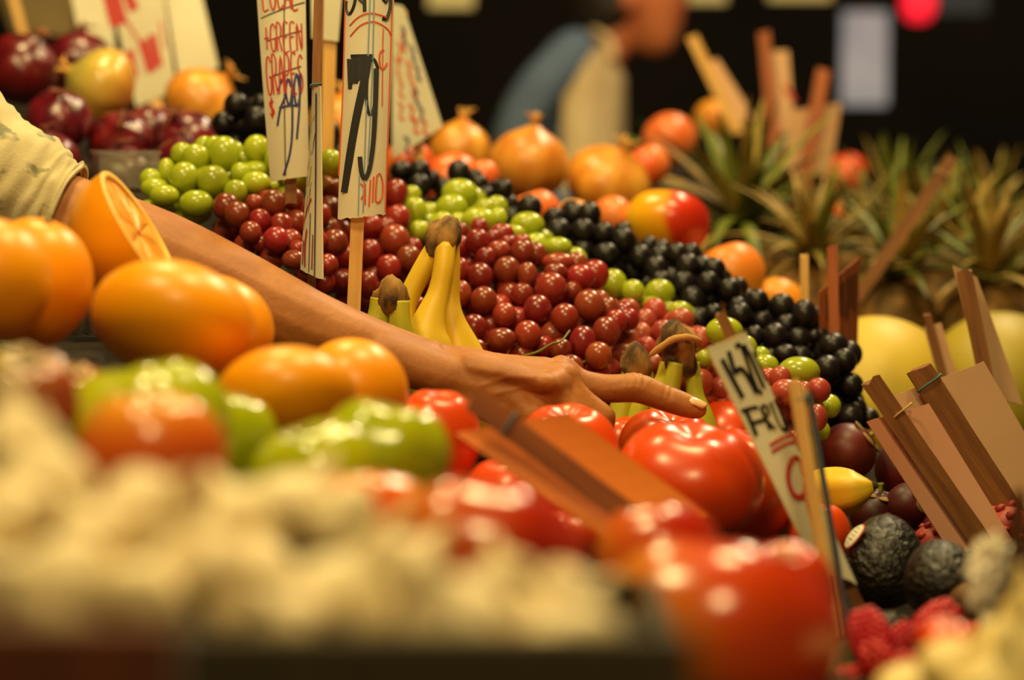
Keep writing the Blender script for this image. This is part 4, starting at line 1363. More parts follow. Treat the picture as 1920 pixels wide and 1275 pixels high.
# --- sign behind, top: white card corner with brown stick
D = 1.95
rt = thing('price_sign', 'white card top half hidden behind the 79 cent sign on a long stick', 'sign', W(618, 300, D))
cd = Card([(582, -70, D), (646, -70, D), (634, 78, D), (584, 72, D)])
put('card', cd.mesh(4, 4), m_card, rt)
stick_local('stick', W(622, -60, D + .006), W(612, 330, D + .006), S(24, D), S(12, D), m_stick, rt)
zone('signs', rt)
rt = thing('sign_stick', 'dark brown bare stick rising behind the narrow bent card', 'stick', W(600, 300, 1.86))
stick_local('stick', W(600, -60, 1.86), W(593, 330, 1.86), S(17, 1.86), S(10, 1.86), m_stick_d, rt)
zone('signs', rt)

# --- leaning red lettered sign behind the 79 sign
D = 2.14
rt = thing('price_sign', 'white triangular leaning card with faded red and violet lettering', 'sign', W(780, 300, D))
cd = Card([(735, 8, D), (757, 14, D + .01), (830, 236, D + .02), (737, 296, D)], bend=lambda u, v: 0.004 * math.sin(PI * u))
put('card', cd.mesh(8, 10), m_card, rt)
r = random.Random(9)
ink, ink2 = [], []
for k in range(16):
    v = .15 + .8 * k / 16
    u = r.uniform(.1, .75)
    (ink if k % 3 else ink2).append(cd.ribbon([(u, v), (u + .08, v + .05), (u + .02, v + .1), (u + .1, v + .14)], S(6, D)))
put('red_lettering', to_mesh('lettering', *join(ink), False), m_ink_o, rt)
put('violet_lettering', to_mesh('lettering', *join(ink2), False), m_ink_b, rt)
stick_local('stick', W(752, 20, D + .02), W(790, 330, D + .02), S(20, D), S(10, D), m_stick, rt)
zone('signs', rt)

# --- signs above the red onions
D = 2.45


def plain_sign(label, corners, strokes, st, wst, mcard=None, mst=None, ink=m_ink_r, zn='signs', name='price_sign', bend=None, bandm=None):
    d = corners[0][2]
    rt = thing(name, label, 'sign', W(*st[1]))
    cd = Card(corners, bend)
    put('card', cd.mesh(8, 8, 0.003, len(label)), mcard or m_card, rt)
    if strokes:
        put('lettering', to_mesh('lettering', *join([cd.pxstroke(s, w_, d) for s, w_ in strokes]), False), ink, rt)
    stick_local('stick', W(*st[0]), W(*st[1]), wst, wst * .5, mst or m_stick, rt, seed=len(label))
    if bandm:
        p = W(*bandm[0])
        band('rubber_band', p, W(*st[0]) - W(*st[1]), wst * 1.12, wst * .75, bandm[1], rt)
    zone(zn, rt)
    return rt


plain_sign('white card with bold red letters planted between the onions', [(195, -60, D), (300, -60, D), (330, 170, D - .02), (255, 200, D - .02)],
           [([(204, -30), (216, 20), (224, 48)], 34), ([(232, -30), (252, 20)], 20), ([(243, 95), (252, 145)], 16), ([(268, 75), (285, 135)], 20), ([(285, 65), (299, 125)], 14), ([(300, 40), (310, 90)], 4), ([(225, 20), (262, 80)], 5)],
           ((245, -60, D + .01), (300, 230, D - .02)), S(22, D))
plain_sign('white card with plain face behind the bold red lettered card', [(300, -60, D + .05), (365, -60, D + .05), (410, 128, D + .03), (335, 150, D + .03)], [], ((325, -60, D + .06), (375, 230, D + .04)), S(18, D))
plain_sign('pale blank card tilted over the pale onion', [(125, -50, D + .12), (210, -50, D + .12), (215, 95, D + .1), (150, 75, D + .1)], [], ((160, -50, D + .13), (185, 200, D + .11)), S(20, D))
plain_sign('olive brown card leaning behind the red onion heap', [(-30, -60, 2.9), (135, -60, 2.9), (140, 68, 2.9), (20, 60, 2.9)], [], ((10, -60, 2.88), (70, 160, 2.84)), S(14, 2.8),
           mat('olive card', C(120, 100, 60), C(104, 84, 48), rough=0.7))

# --- KIWI FRUIT sign
D = 1.46
rt = thing('price_sign', 'white card lettered kiwi fruit in black with a red nine below', 'sign', W(1625, 1160, D))
cd = Card([(1325, 653, D - .004), (1398, 622, D + .016), (1607, 1096, D + .012), (1532, 1070, D - .008)], bend=lambda u, v: 0.0035 * (1 - abs(2 * u - 1) ** 1.6))
put('card', cd.mesh(16, 14, 0.002, 4), m_card, rt)
put('card_edge', to_mesh('edge', *join([cd.ribbon([(.002, .0), (.002, .5), (.002, 1)], .0006), cd.ribbon([(0, .002), (.5, .002), (1, .002)], .0006), cd.ribbon([(.55, 0), (.55, .5), (.55, 1)], .0005), cd.ribbon([(.72, 0), (.72, .5), (.72, 1)], .0005)]), False), m_edge, rt)
ink = [cd.pxstroke([(1350, 675), (1389, 748)], 11.5, D), cd.pxstroke([(1360, 661), (1373, 702)], 11, D), cd.pxstroke([(1371, 702), (1386, 696), (1412, 740)], 10.5, D, .0007),
       cd.pxstroke([(1372, 654), (1385, 654), (1412, 730), (1424, 738)], 9.1, D), cd.pxstroke([(1390, 648), (1410, 690), (1424, 728)], 9.1, D, .0007), cd.pxstroke([(1400, 660), (1430, 730)], 6.5, D), cd.pxstroke([(1410, 660), (1436, 716)], 5.2, D),
       cd.pxstroke([(1388, 772), (1402, 768), (1415, 766)], 7.8, D), cd.pxstroke([(1396, 772), (1416, 818)], 10.4, D), cd.pxstroke([(1408, 795), (1426, 790)], 7.8, D),
       cd.pxstroke([(1420, 766), (1438, 808)], 9.1, D), cd.pxstroke([(1420, 766), (1430, 764), (1435, 776), (1428, 788), (1448, 808)], 7.8, D),
       cd.pxstroke([(1440, 756), (1452, 790), (1462, 806), (1472, 806), (1462, 770)], 7.8, D), cd.pxstroke([(1450, 750), (1480, 812)], 5.2, D), cd.pxstroke([(1456, 748), (1472, 742)], 3.9, D), cd.pxstroke([(1464, 746), (1490, 806)], 4.5, D)]
put('black_lettering', to_mesh('lettering', *join(ink), False), m_ink_k, rt)
ink = [cd.pxstroke([(1438, 838), (1460, 824), (1486, 816)], 6.5, D), cd.pxstroke([(1442, 850), (1464, 836), (1490, 828)], 6.5, D),
       cd.pxstroke([(1498, 866), (1486, 860), (1474, 872), (1472, 900), (1482, 928), (1496, 934), (1504, 915), (1500, 880), (1496, 864)], 10.4, D),
       cd.pxstroke([(1504, 925), (1512, 960), (1524, 1000), (1538, 1050)], 11.7, D)]
put('red_underline', to_mesh('lettering', *ink[0], False), m_ink_r, rt)
put('red_underline', to_mesh('lettering', *ink[1], False), m_ink_r, rt)
put('red_numeral', to_mesh('lettering', *join(ink[2:]), False), m_ink_r, rt)
stick_local('stick', W(1350, 588, D + .022), W(1622, 1160, D + .016), S(22, D), S(12, D), m_stick_d, rt, 0.0015, 4)
zone('signs', rt)

# --- card seen edge on with pale stick
D = 1.40
rt = thing('price_sign', 'stack of cards seen edge on with pale stick beside the kiwi fruit sign', 'sign', W(1582, 1195, D))
stick_local('stick', W(1490, 716, D), W(1566, 1190, D - .02), S(24, D), S(16, D), m_stick, rt, 0.003, 2)
for k, (dx, wx, mm, nm) in enumerate([(14, 3, m_ink_k, 'gap_edge'), (18, 4.5, m_edge, 'card'), (24, 6.5, mat('slate blue card', C(58, 84, 104), C(48, 70, 90), rough=0.6), 'card')]):
    if nm == 'gap_edge':
        continue
    a = [(1492 + dx, 722 + k * 6, D + .002), (1492 + dx + wx, 724 + k * 6, D + .05), (1568 + dx + wx, 1192, D + .03), (1568 + dx, 1192, D - .018)]
    cdk = Card(a, thick=S(wx, D) * .5)
    put(nm, cdk.mesh(4, 6), mm, rt)
band('rubber_band', W(1500, 750, D), W(1490, 716, D) - W(1566, 1190, D), S(30, D), S(22, D), m_band, rt)
zone('signs', rt)

# --- tan card lying over the tomatoes, orange bounce light put into its colour
D = 1.33
plain_sign('orange brown card back with stick lying tilted over the tomatoes', [(852, 812, D), (1062, 772, D + .02), (1330, 965, D + .03), (1165, 1030, D - .02)], [], ((885, 748, D - .012), (1225, 1000, D - .014)), S(44, D), m_card_bounce, m_stick_r,
           bandm=((955, 797, D - .012), m_band))
# --- two boards on the right
D = 1.64
plain_sign('pinkish card back with dark stick standing behind the avocados', [(1625, 790, D), (1742, 757, D + .012), (1900, 1015, D + .01), (1785, 1040, D)], [], ((1632, 712, D - .006), (1850, 1030, D - .006)), S(38, D), m_cardpink, m_stick_d,
           bend=lambda u, v: 0.003 * math.sin(PI * u), bandm=((1692, 765 + 5, D - .006), m_band_t))
D = 1.72
plain_sign('wide tan card back with broad splintered stick', [(1675, 742, D), (1845, 678, D + .015), (1990, 930, D + .02), (1830, 985, D)], [], ((1722, 690, D - .006), (1895, 960, D - .006)), S(48, D), m_cardback, m_stick_d,
           bandm=((1742, 718, D - .006), m_band))
D = 1.86
plain_sign('tall bent tan card wrapped round a dark stick', [(1788, 498, D), (1832, 520, D + .02), (1918, 760, D + .02), (1848, 740, D)], [], ((1808, 510, D - .006), (1865, 790, D - .006)), S(28, D), m_cardback, m_stick_d)
D = 1.95
plain_sign('small folded brown card on a thin stick between the melons', [(1732, 612, D), (1765, 605, D), (1792, 700, D), (1760, 712, D)], [], ((1738, 588, D - .004), (1775, 730, D - .004)), S(14, D), m_cardback, m_stick_d)
# --- dark printed card by the pineapples
D = 1.93
rt = plain_sign('reddish card with dark printed panel beside the yellow melon', [(1536, 548, D), (1612, 482, D + .05), (1608, 660, D + .05), (1540, 668, D)], [], ((1560, 462, D + .01), (1566, 690, D + .01)), S(20, D), m_stick_r, m_stick_r)
cd = Card([(1536, 548, D), (1612, 482, D + .05), (1608, 660, D + .05), (1540, 668, D)])
put('dark_print', to_mesh('print', *join([cd.ribbon([(.18 + .1 * k, .12), (.18 + .1 * k, .5 + .05 * (k % 3))], S(6.5, D)) for k in range(8)]), False), m_ink_k, rt)
plain_sign('pale upright stick with a slim tan card among the black grapes', [(1500, 486, 1.99), (1512, 488, 1.99), (1513, 570, 1.99), (1502, 570, 1.99)], [], ((1508, 478, 1.985), (1509, 600, 1.985)), S(15, 1.99), m_cardback, m_stick)
# --- tan board behind the pineapple crown
D = 2.78
plain_sign('blank tan card back on a thick stick among the pineapple crowns', [(1478, 208, D), (1578, 193, D + .01), (1556, 330, D + .01), (1472, 325, D)], [], ((1544, 132, D - .006), (1496, 400, D - .006)), S(26, D), m_cardback, m_stick_r, zn='far')
D = 2.9
plain_sign('pinkish card with thin stick behind the pineapple crown', [(1425, 95, D), (1478, 95, D), (1490, 250, D), (1440, 250, D)], [([(1470, 160), (1490, 190)], 8)], ((1432, 60, D - .006), (1455, 300, D - .006)), S(22, D), m_cardback, m_stick_r, zn='far')
plain_sign('slanted tan card on a weathered stick behind the pineapple', [(1318, 120, D), (1345, 110, D), (1415, 220, D), (1375, 240, D)], [], ((1297, 68, D - .006), (1385, 250, D - .006)), S(20, D), m_cardback, m_stick, zn='far')
D = 2.30
rt = thing('sign_stick', 'long grey brown stick slanting across the pineapple crowns', 'stick', W(1600, 575, D))
stick_local('stick', W(1786, 296, D), W(1606, 560, D), S(24, D), S(14, D), m_stick_d, rt, 0.003, 3)
band('rubber_band', W(1765, 326, D), W(1786, 296, D) - W(1606, 560, D), S(30, D), S(20, D), m_band_t, rt)
zone('signs', rt)

# ------------------------------------------------------------------ PINEAPPLES
m_leaf = mat('pineapple leaf', C(128, 132, 44), C(84, 96, 30), rough=0.5, nscale=12, stretch=(4, 4, 0.6), rnd=0.25)
m_leaf_dry = mat('dry pineapple leaf', C(176, 146, 68), C(118, 100, 40), rough=0.6, nscale=9, stretch=(4, 4, 0.6), rnd=0.3)
m_pine = mat('pineapple rind', C(150, 104, 38), C(92, 66, 24), rough=0.7, nscale=30, bump=0.4, bscale=60)


def leaf_mesh(length, width, curl, seed):
    r = random.Random(seed)
    V, F = [], []
    n = 9
    for i in range(n + 1):
        t = i / n
        wd = width * (1 - t) ** 0.75 * (0.8 + 0.5 * t) + 0.0004
        y = curl * length * t * t
        z = length * (t - 0.25 * abs(curl) * t * t)
        for sx, dy in ((-1, -0.35), (-.5, -0.08), (0, 0.06), (.5, -0.08), (1, -0.35)):
            V.append((sx * wd, y + dy * wd * -1.0, z))
        for sx, dy in ((1, -0.35), (0, 0.06), (-1, -0.35)):
            V.append((sx * wd * .96, y + dy * wd * -1.0 + 0.0011, z))
    for i in range(n):
        a, b = i * 8, (i + 1) * 8
        for k in range(8):
            l = (k + 1) % 8
            F.append((a + k, a + l, b + l, b + k))
    me = to_mesh('leaf', V, F)
    return me


LEAVES = []
for k in range(5):
    for mm in (m_leaf, m_leaf_dry):
        me = leaf_mesh(1.0, 0.085, 0.10 + 0.16 * k, k)
        me.materials.append(mm)
        LEAVES.append(me)


def pine_body():
    def fn(t, p):
        a = PI * t
        r = math.sin(a) ** 0.75
        z = 1.35 * math.cos(a)
        q = 8
        bumpy = abs(math.sin(q * 0.5 * p + 4.5 * z)) * abs(math.sin(q * 0.5 * p - 4.5 * z))
        return r * (0.93 + 0.10 * bumpy) if 0 < t < 1 else 0, z
    return fn


shape('pine', pine_body(), 64, 44)


def pineapple(px, py, d, label, n, length, dry, lean=(0, 0, 1), seed=0, spread=1.0):
    r = random.Random(seed)
    base = W(px, py, d)
    ax = Vector(lean).normalized()
    R = 0.060
    c = base - ax * R * 1.30
    rt = thing('pineapple', label, 'pineapple', c - Vector((0, 0, R * 1.35)))
    v, f = shape('pine', None)
    me = to_mesh('body', v, f)
    me.transform(Matrix.Scale(R, 4))
    put('body', me, m_pine, rt, Matrix.Translation(c) @ orient(ax))
    for k in range(n):
        ring = k / n
        az = k * 2.39996 + r.uniform(-.2, .2)
        tilt = (0.12 + 1.05 * (1 - ring) ** 0.9 * spread) + r.uniform(-.1, .1)
        L = length * (0.55 + 0.5 * math.sin(PI * (0.2 + 0.6 * ring))) * r.uniform(.85, 1.1)
        var = min(4, int((1 - ring) * 5))
        mi = var * 2 + (1 if r.random() < dry else 0)
        M = Matrix.Translation(base + ax * (0.02 * ring)) @ orient(ax) @ Matrix.Rotation(az, 4, 'Z') @ Matrix.Rotation(-tilt, 4, 'X') @ Matrix.Diagonal((L * r.uniform(.9, 1.25), L, L, 1))
        put('leaf', LEAVES[mi], None, rt, M)
    zone('pine', rt)


pineapple(1395, 440, 2.58, 'pineapple with long green leaves behind the bicoloured apple', 34, 0.17, 0.25, (-.12, 0, 1), 1, 1.0)
pineapple(1520, 500, 2.42, 'pineapple with dry leaves beside the reddish printed card', 34, 0.11, 0.75, (.05, -.05, 1), 2, 0.8)
pineapple(1600, 470, 2.68, 'pineapple crown in front of the dark plums', 30, 0.10, 0.75, (.0, 0, 1), 3, 0.8)
pineapple(1680, 530, 2.42, 'pineapple crown under the long slanting stick', 34, 0.12, 0.7, (.1, 0, 1), 4, 0.8)
pineapple(1770, 500, 2.68, 'pineapple crown right of the long slanting stick', 32, 0.13, 0.55, (.0, 0, 1), 5, 0.75)
pineapple(1850, 540, 2.42, 'pineapple crown behind the tall bent tan card', 32, 0.12, 0.65, (.05, 0, 1), 6, 0.8)
pineapple(1925, 545, 2.68, 'pineapple crown half hidden at the end of the row by the olive melon', 30, 0.11, 0.75, (.1, 0, 1), 7, 0.8)
pineapple(1680, 430, 2.95, 'pineapple with greener crown in the rear row', 30, 0.13, 0.3, (0, 0, 1), 8, 0.75)
pineapple(1850, 445, 2.95, 'pineapple with drying crown in the rear row', 30, 0.12, 0.5, (.1, 0, 1), 9, 0.75)


def leafy(px, py, d, n, L, label, seed):
    r = random.Random(seed)
    c = W(px, py, d)
    rt = thing('leafy_greens', label, 'greens', c - Vector((0, 0, 0.05)))
    m_g = mat('fresh green leaves', C(60, 110, 24), C(90, 140, 40), rough=0.5, nscale=20, rnd=0.2)
    me = leaf_mesh(1.0, 0.22, 0.45, 3) if 'lm' not in SHAPES else SHAPES['lm']
    SHAPES['lm'] = me
    if not me.materials:
        me.materials.append(m_g)
    for k in range(n):
        M = Matrix.Translation(c - Vector((0, 0, .05))) @ Matrix.Rotation(r.uniform(0, 6.3), 4, 'Z') @ Matrix.Rotation(-r.uniform(.1, .9), 4, 'X') @ Matrix.Scale(L * r.uniform(.7, 1.1), 4)
        put('leaf', me, None, rt, M)
    zone('far', rt)


leafy(1245, 235, 2.95, 14, 0.07, 'fresh green leaves above the orange red nectarine', 3)
leafy(1640, 345, 3.24, 14, 0.07, 'fresh green leaves beyond the plums', 4)


# ------------------------------------------------------------------ ARM AND HAND
def blobs(chain, n=40):
    """spheres strung along a smooth chain of (px, py, d, rpx)"""
    out = []
    ln = smoothline(chain, n)
    for q in ln:
        out.append((W(q[0], q[1], q[2]), S(q[3], q[2])))
    return out


_ico = bmesh.new()
bmesh.ops.create_icosphere(_ico, subdivisions=2, radius=1.0)
ICO = ([tuple(v.co) for v in _ico.verts], [tuple(x.index for x in f.verts) for f in _ico.faces])
_ico.free()


def remeshed(name, spheres, voxel, smooth=6, factor=0.5):
    parts = []
    for c, r in spheres:
        parts.append(([Vector(p) * r + c for p in ICO[0]], ICO[1]))
    me = to_mesh(name, *join(parts))
    o = bpy.data.objects.new(name + '_tmp', me)
    COL.objects.link(o)
    m = o.modifiers.new('r', 'REMESH')
    m.mode = 'VOXEL'
    m.voxel_size = voxel
    m2 = o.modifiers.new('s', 'SMOOTH')
    m2.iterations = smooth
    m2.factor = factor
    dg = bpy.context.evaluated_depsgraph_get()
    out = bpy.data.meshes.new_from_object(o.evaluated_get(dg))
    bpy.data.objects.remove(o)
    bpy.data.meshes.remove(me)
    out.materials.clear()
    out.polygons.foreach_set('use_smooth', [True] * len(out.polygons))
    out.name = name
    return out


A = 1.625
sph = []
# forearm (two strings side by side give it its oval section), wrist, back of the hand
sph += blobs([(-330, 235, A + .02, 100), (-60, 342, A + .01, 94), (120, 414, A, 92), (285, 480, A, 93), (410, 535, A, 86), (520, 585, A, 76), (620, 628, A, 64), (720, 662, A + .002, 53), (800, 684, A + .004, 46)], 90)
sph += blobs([(285, 470, A + .018, 84), (410, 527, A + .018, 78), (520, 578, A + .018, 68), (620, 618, A + .018, 58), (720, 652, A + .018, 48), (830, 684, A + .02, 40)], 60)
sph += blobs([(720, 668, A - .006, 48), (800, 694, A - .006, 44), (850, 708, A - .006, 42)], 20)
MCP = {'index': (1062, 703, A + .034), 'middle': (1060, 712, A + .016), 'ring': (1034, 738, A - .002), 'pinky': (1004, 775, A - .014)}
WR = (830, 690, A + .008)
for k, (nm, (x, y, d)) in enumerate(MCP.items()):
    oy = {'index': -8, 'middle': -4, 'ring': 4, 'pinky': 14}[nm]
    od = {'index': .022, 'middle': .010, 'ring': -.002, 'pinky': -.012}[nm]
    rk = {'index': 33, 'middle': 34, 'ring': 33, 'pinky': 30}[nm]
    sph += blobs([(820, 690 + oy, A + .004 + od, 38), (880, 695 + oy * 1.3 + (6 if nm == 'pinky' else 0), A + .004 + od, 36), (960, (695 + y) / 2 + 4 + oy * .4, (A + d) / 2 + od * .4, rk), (x - 16, y + 2, d, rk), (x, y, d, rk - 1)], 34)
# the palm between
sph += blobs([(850, 715, A + .006, 38), (930, 735, A + .006, 44), (1000, 752, A + .01, 40), (1040, 755, A + .018, 32)], 24)
sph += blobs([(860, 735, A - .008, 30), (930, 762, A - .008, 38), (985, 790, A - .008, 32)], 20)
# pointing finger
sph += blobs([(1058, 702, A + .034, 33), (1085, 718, A + .034, 29), (1130, 728, A + .034, 28.5), (1168, 728, A + .034, 28.5), (1190, 726, A + .034, 30), (1212, 733, A + .034, 28.5), (1240, 744, A + .034, 27), (1262, 752, A + .034, 26), (1285, 760, A + .034, 24.5), (1307, 767, A + .034, 21)], 70)
# curled middle, ring and little finger
sph += blobs([(1056, 716, A + .014, 30), (1092, 752, A + .014, 26), (1132, 782, A + .014, 25)], 24)
sph += blobs([(1132, 782, A + .014, 25), (1126, 810, A + .018, 23), (1098, 828, A + .022, 22), (1072, 826, A + .024, 20)], 24)
sph += blobs([(1034, 738, A - .002, 31), (1062, 775, A - .002, 27), (1082, 812, A - .002, 25)], 24)
sph += blobs([(1082, 812, A - .002, 25), (1066, 840, A + .002, 22), (1040, 848, A + .006, 20), (1020, 838, A + .01, 19)], 24)
sph += blobs([(1004, 775, A - .014, 28), (1024, 806, A - .014, 24), (1036, 834, A - .014, 22)], 20)
sph += blobs([(1036, 834, A - .014, 22), (1020, 856, A - .01, 19), (996, 858, A - .006, 17), (980, 846, A - .002, 16)], 20)
# thumb on the far side
sph += blobs([(850, 705, A + .03, 34), (910, 725, A + .048, 33), (975, 748, A + .058, 28), (1030, 768, A + .062, 25), (1080, 782, A + .06, 23), (1112, 790, A + .056, 19)], 40)
# knuckles, tendons and the wrist bone
sph += [(W(1052, 690, A + .032), S(27, A)), (W(1036, 721, A - .004), S(28, A)), (W(1188, 716, A + .034), S(20, A)), (W(812, 655, A + .012), S(20, A))]
sph += blobs([(880, 668, A + .016, 14), (960, 674, A + .018, 11), (1030, 680, A + .02, 12)], 26)
sph += blobs([(880, 688, A - .01, 26), (960, 704, A - .016, 22), (1024, 718, A - .016, 18)], 24)
m_skin = mat('warm brown skin', C(184, 118, 56), C(164, 98, 42), rough=0.55, nscale=30, bump=0.4, bscale=200, bdist=0.0012, sss=0.12, sssr=(0.012, 0.005, 0.003), detail=6)  # the skin's own warm brown tone
sph += blobs([(850, 694, A + .014, 36), (930, 702, A + .014, 37), (1010, 706, A + .018, 33), (1046, 708, A + .022, 30)], 24)
sph += blobs([(850, 702, A + .002, 38), (930, 716, A + .002, 40), (1000, 728, A + .006, 35), (1036, 730, A + .006, 30)], 24)
sph += blobs([(860, 716, A - .006, 36), (930, 736, A - .008, 38), (995, 760, A - .008, 32)], 24)
sph += blobs([(1040, 728, A + .008, 31), (1066, 750, A + .008, 28), (1088, 778, A + .008, 24)], 16)
sph += [(W(1048, 713, A + .012), S(34, A)), (W(1044, 722, A + .002), S(30, A)), (W(1030, 722, A - .008), S(26, A))]
arm_me = remeshed('arm', sph, 0.0015, 30, 0.5)


def hand_relief(me):
    """raise knuckles and tendons, press in the joint creases; lines are (path, height m, half width m)"""
    P3 = lambda path, d: [W(x, y, d) for x, y in path]
    F_ = A + .034
    lines = [(P3([(870, 664), (950, 668), (1035, 678)], A - .002), .0009, .0035), (P3([(880, 690), (950, 700), (1018, 716)], A - .022), .0009, .0032),
             (P3([(905, 722), (955, 706), (1000, 708)], A - .024), .0008, .0018), (P3([(930, 738), (975, 728), (1012, 732)], A - .024), .0006, .0016),
             (P3([(1018, 722), (1036, 724)], A - .018), .0022, .0085), (P3([(1050, 684), (1058, 690)], A + .012), .0014, .006), (P3([(1180, 716), (1200, 718)], A + .022), .0008, .006)]
    for x in (1170, 1183, 1196, 1209):
        lines.append((P3([(x - 2, 692), (x, 704), (x - 3, 720)], F_ - .007), -.0008, .0015))
    for x in (1244, 1256):
        lines.append((P3([(x + 6, 722), (x + 2, 734), (x - 3, 750)], F_ - .007), -.0007, .0014))
    for x in (1098, 1106, 1114):
        lines.append((P3([(x, 752), (x - 14, 742), (x - 26, 728)], F_ - .011), -.0005, .0015))
    seg = []
    for lid, (path, hgt, wd) in enumerate(lines):
        for a_, b_ in zip(path[:-1], path[1:]):
            seg.append((a_, b_ - a_, hgt, wd, lid))
    import numpy as np
    n = len(me.vertices)
    co, nr = np.empty(n * 3), np.empty(n * 3)
    me.vertices.foreach_get('co', co)
    me.vertices.foreach_get('normal', nr)
    co, nr = co.reshape(-1, 3), nr.reshape(-1, 3)
    fw = np.array(FWD)
    acc = {}
    for a_, ab, hgt, wd, lid in seg:
        a_, ab = np.array(a_), np.array(ab)
        t = np.clip((co - a_) @ ab / (ab @ ab), 0, 1)
        q = co - (a_ + t[:, None] * ab)
        q = q - np.outer(q @ fw * (0.75 if hgt > 0 else 0.9), fw)
        e = np.exp(-(q * q).sum(1) / (wd * wd))
        acc[lid] = (hgt, np.maximum(acc[lid][1], e) if lid in acc else e)
    tot = sum(h_ * e for h_, e in acc.values()) * (nr @ fw < 0.2)
    co = co + nr * tot[:, None]
    me.vertices.foreach_set('co', co.reshape(-1))
    me.update()


hand_relief(arm_me)
root_p = W(-330, 180, A)
person = thing('person', 'bare forearm in a pushed up cream sleeve pointing one finger at the tomatoes', 'person', Vector((root_p.x, root_p.y, W(1000, 860, A).z)))
put('arm', arm_me, m_skin, person)


def nail():
    c = W(1307, 754, A + .030)
    ax = (W(1330, 768, A + .031) - W(1280, 748, A + .031)).normalized()
    up = (UP * 0.92 - FWD * 0.34)
    up = (up - ax * up.dot(ax)).normalized()
    sd = ax.cross(up)
    V, F = [], []
    nu, nv = 10, 8
    L, Wd = S(20, A), S(14, A)
    for s, off in ((0, 0.0016), (1, -0.0006)):
        for i in range(nu + 1):
            t = -1 + 2 * i / nu
            lim = math.sqrt(max(0.03, 1 - max(0, abs(t) - .35) ** 2 / .43))
            for j in range(nv + 1):
                q = (-1 + 2 * j / nv) * lim
                V.append(c + ax * t * L + sd * q * Wd + up * (S(14, A) * (math.cos(q * 1.0) - 0.80) - 0.0012 * t * t + off))
    wv = nv + 1
    o = wv * (nu + 1)
    for i in range(nu):
        for j in range(nv):
            a = i * wv + j
            F.append((a, a + 1, a + wv + 1, a + wv))
            F.append((o + a, o + a + wv, o + a + wv + 1, o + a + 1))
    rim = [j for j in range(wv)] + [i * wv + nv for i in range(1, nu + 1)] + [nu * wv + j for j in range(nv - 1, -1, -1)] + [i * wv for i in range(nu - 1, 0, -1)]
    for k in range(len(rim)):
        a, b = rim[k], rim[(k + 1) % len(rim)]
        F.append((a, o + a, o + b, b))
    put('fingernail', to_mesh('nail', V, F), mat('fingernail', C(226, 176, 126), C(236, 196, 150), rough=0.3, coat=0.3), person)


nail()


def sleeve():
    ln = smoothline([(-420, 190, A + .02, 180), (-200, 270, A + .01, 176), (-60, 335, A, 162), (20, 366, A, 138), (76, 392, A, 116), (106, 404, A, 106), (122, 410, A, 106)], 60)
    pts, rad = [W(*q[:3]) for q in ln], [S(q[3], q[2]) for q in ln]

    def folds(a, t):
        n1 = noise.noise(Vector((math.cos(a) * 1.6, math.sin(a) * 1.6, t * 9)))
        n2 = noise.noise(Vector((math.cos(a) * 3 + 7, math.sin(a) * 3, t * 26)))
        return 1 + 0.10 * n1 + 0.05 * n2 + 0.02 * math.sin(t * 60 + 2 * math.sin(a))
    v, f = tube(pts, rad, 64, cap=False, section=folds)
    inner, fi = tube(pts, [r * 0.965 for r in rad], 64, cap=False, section=folds)
    o = len(v)
    F = list(f) + [tuple(reversed([i + o for i in q])) for q in fi]
    k = (len(pts) - 1) * 64
    for i in range(64):
        l = (i + 1) % 64
        F.append((k + i, k + l, o + k + l, o + k + i))
        F.append((i, o + i, o + l, l))
    m_sl = mat('cream cotton sleeve', C(208, 194, 152), C(190, 174, 130), rough=0.85, nscale=18, bump=0.5, bscale=500, bdist=0.0008, sheen=0.2, speck=(48, 0.60, C(128, 126, 96)), detail=8, stretch=(0.6, 1, 1.5))
    put('sleeve', to_mesh('sleeve', list(v) + list(inner), F), m_sl, person, None, 'cream cotton sleeve with grey green smudges')
    q = ln[-1]
    cv, cf = tube(pts[-5:], [r * 1.03 for r in rad[-5:]], 64, cap=False, section=lambda a, t: folds(a, 0.93 + 0.07 * t))
    put('cuff', to_mesh('cuff', cv, cf), m_sl, person)


sleeve()

# ------------------------------------------------------------------ VENDOR in the background
B = 4.3
body = []
# torso seen from the side, leaning a little forward to the right
body += blobs([(1068, 120, B, 62), (1072, 180, B, 82), (1070, 260, B, 92), (1066, 360, B, 92), (1060, 470, B, 96), (1058, 560, B, 104)], 24)
body += blobs([(1070, 110, B + .10, 55), (1072, 200, B + .10, 78), (1068, 330, B + .10, 84), (1060, 540, B + .09, 92)], 24)
body += blobs([(1070, 110, B - .10, 55), (1072, 200, B - .10, 78), (1068, 330, B - .10, 84), (1060, 540, B - .09, 92)], 24)
body += blobs([(1080, 92, B - .18, 44), (1008, 170, B - .22, 48), (962, 262, B - .23, 44), (975, 350, B - .22, 38), (1090, 400, B - .22, 30), (1170, 430, B - .2, 26)], 40)
body += blobs([(1084, 96, B + .18, 44), (1050, 190, B + .22, 42), (1030, 290, B + .23, 38), (1070, 360, B + .22, 33), (1150, 410, B + .2, 28)], 40)
body += blobs([(1060, 560, B - .1, 96), (1062, 800, B - .1, 84), (1066, 1050, B - .1, 62), (1062, 1300, B - .1, 58), (1060, 1560, B - .1, 42)], 40)
body += blobs([(1060, 560, B + .1, 96), (1062, 800, B + .1, 84), (1066, 1050, B + .1, 62), (1062, 1300, B + .1, 58), (1060, 1560, B + .1, 42)], 40)
m_shirt = mat('blue grey shirt', C(92, 110, 136), C(78, 94, 120), rough=0.85, nscale=8)
vend = thing('person', 'market worker in blue shirt and cream apron bending over produce', 'person', Vector((W(1060, 600, B).x, W(1060, 600, B).y, 0.0)))
put('clothed_body', remeshed('clothed_body', body, 0.016, 5), m_shirt, vend)
head = []
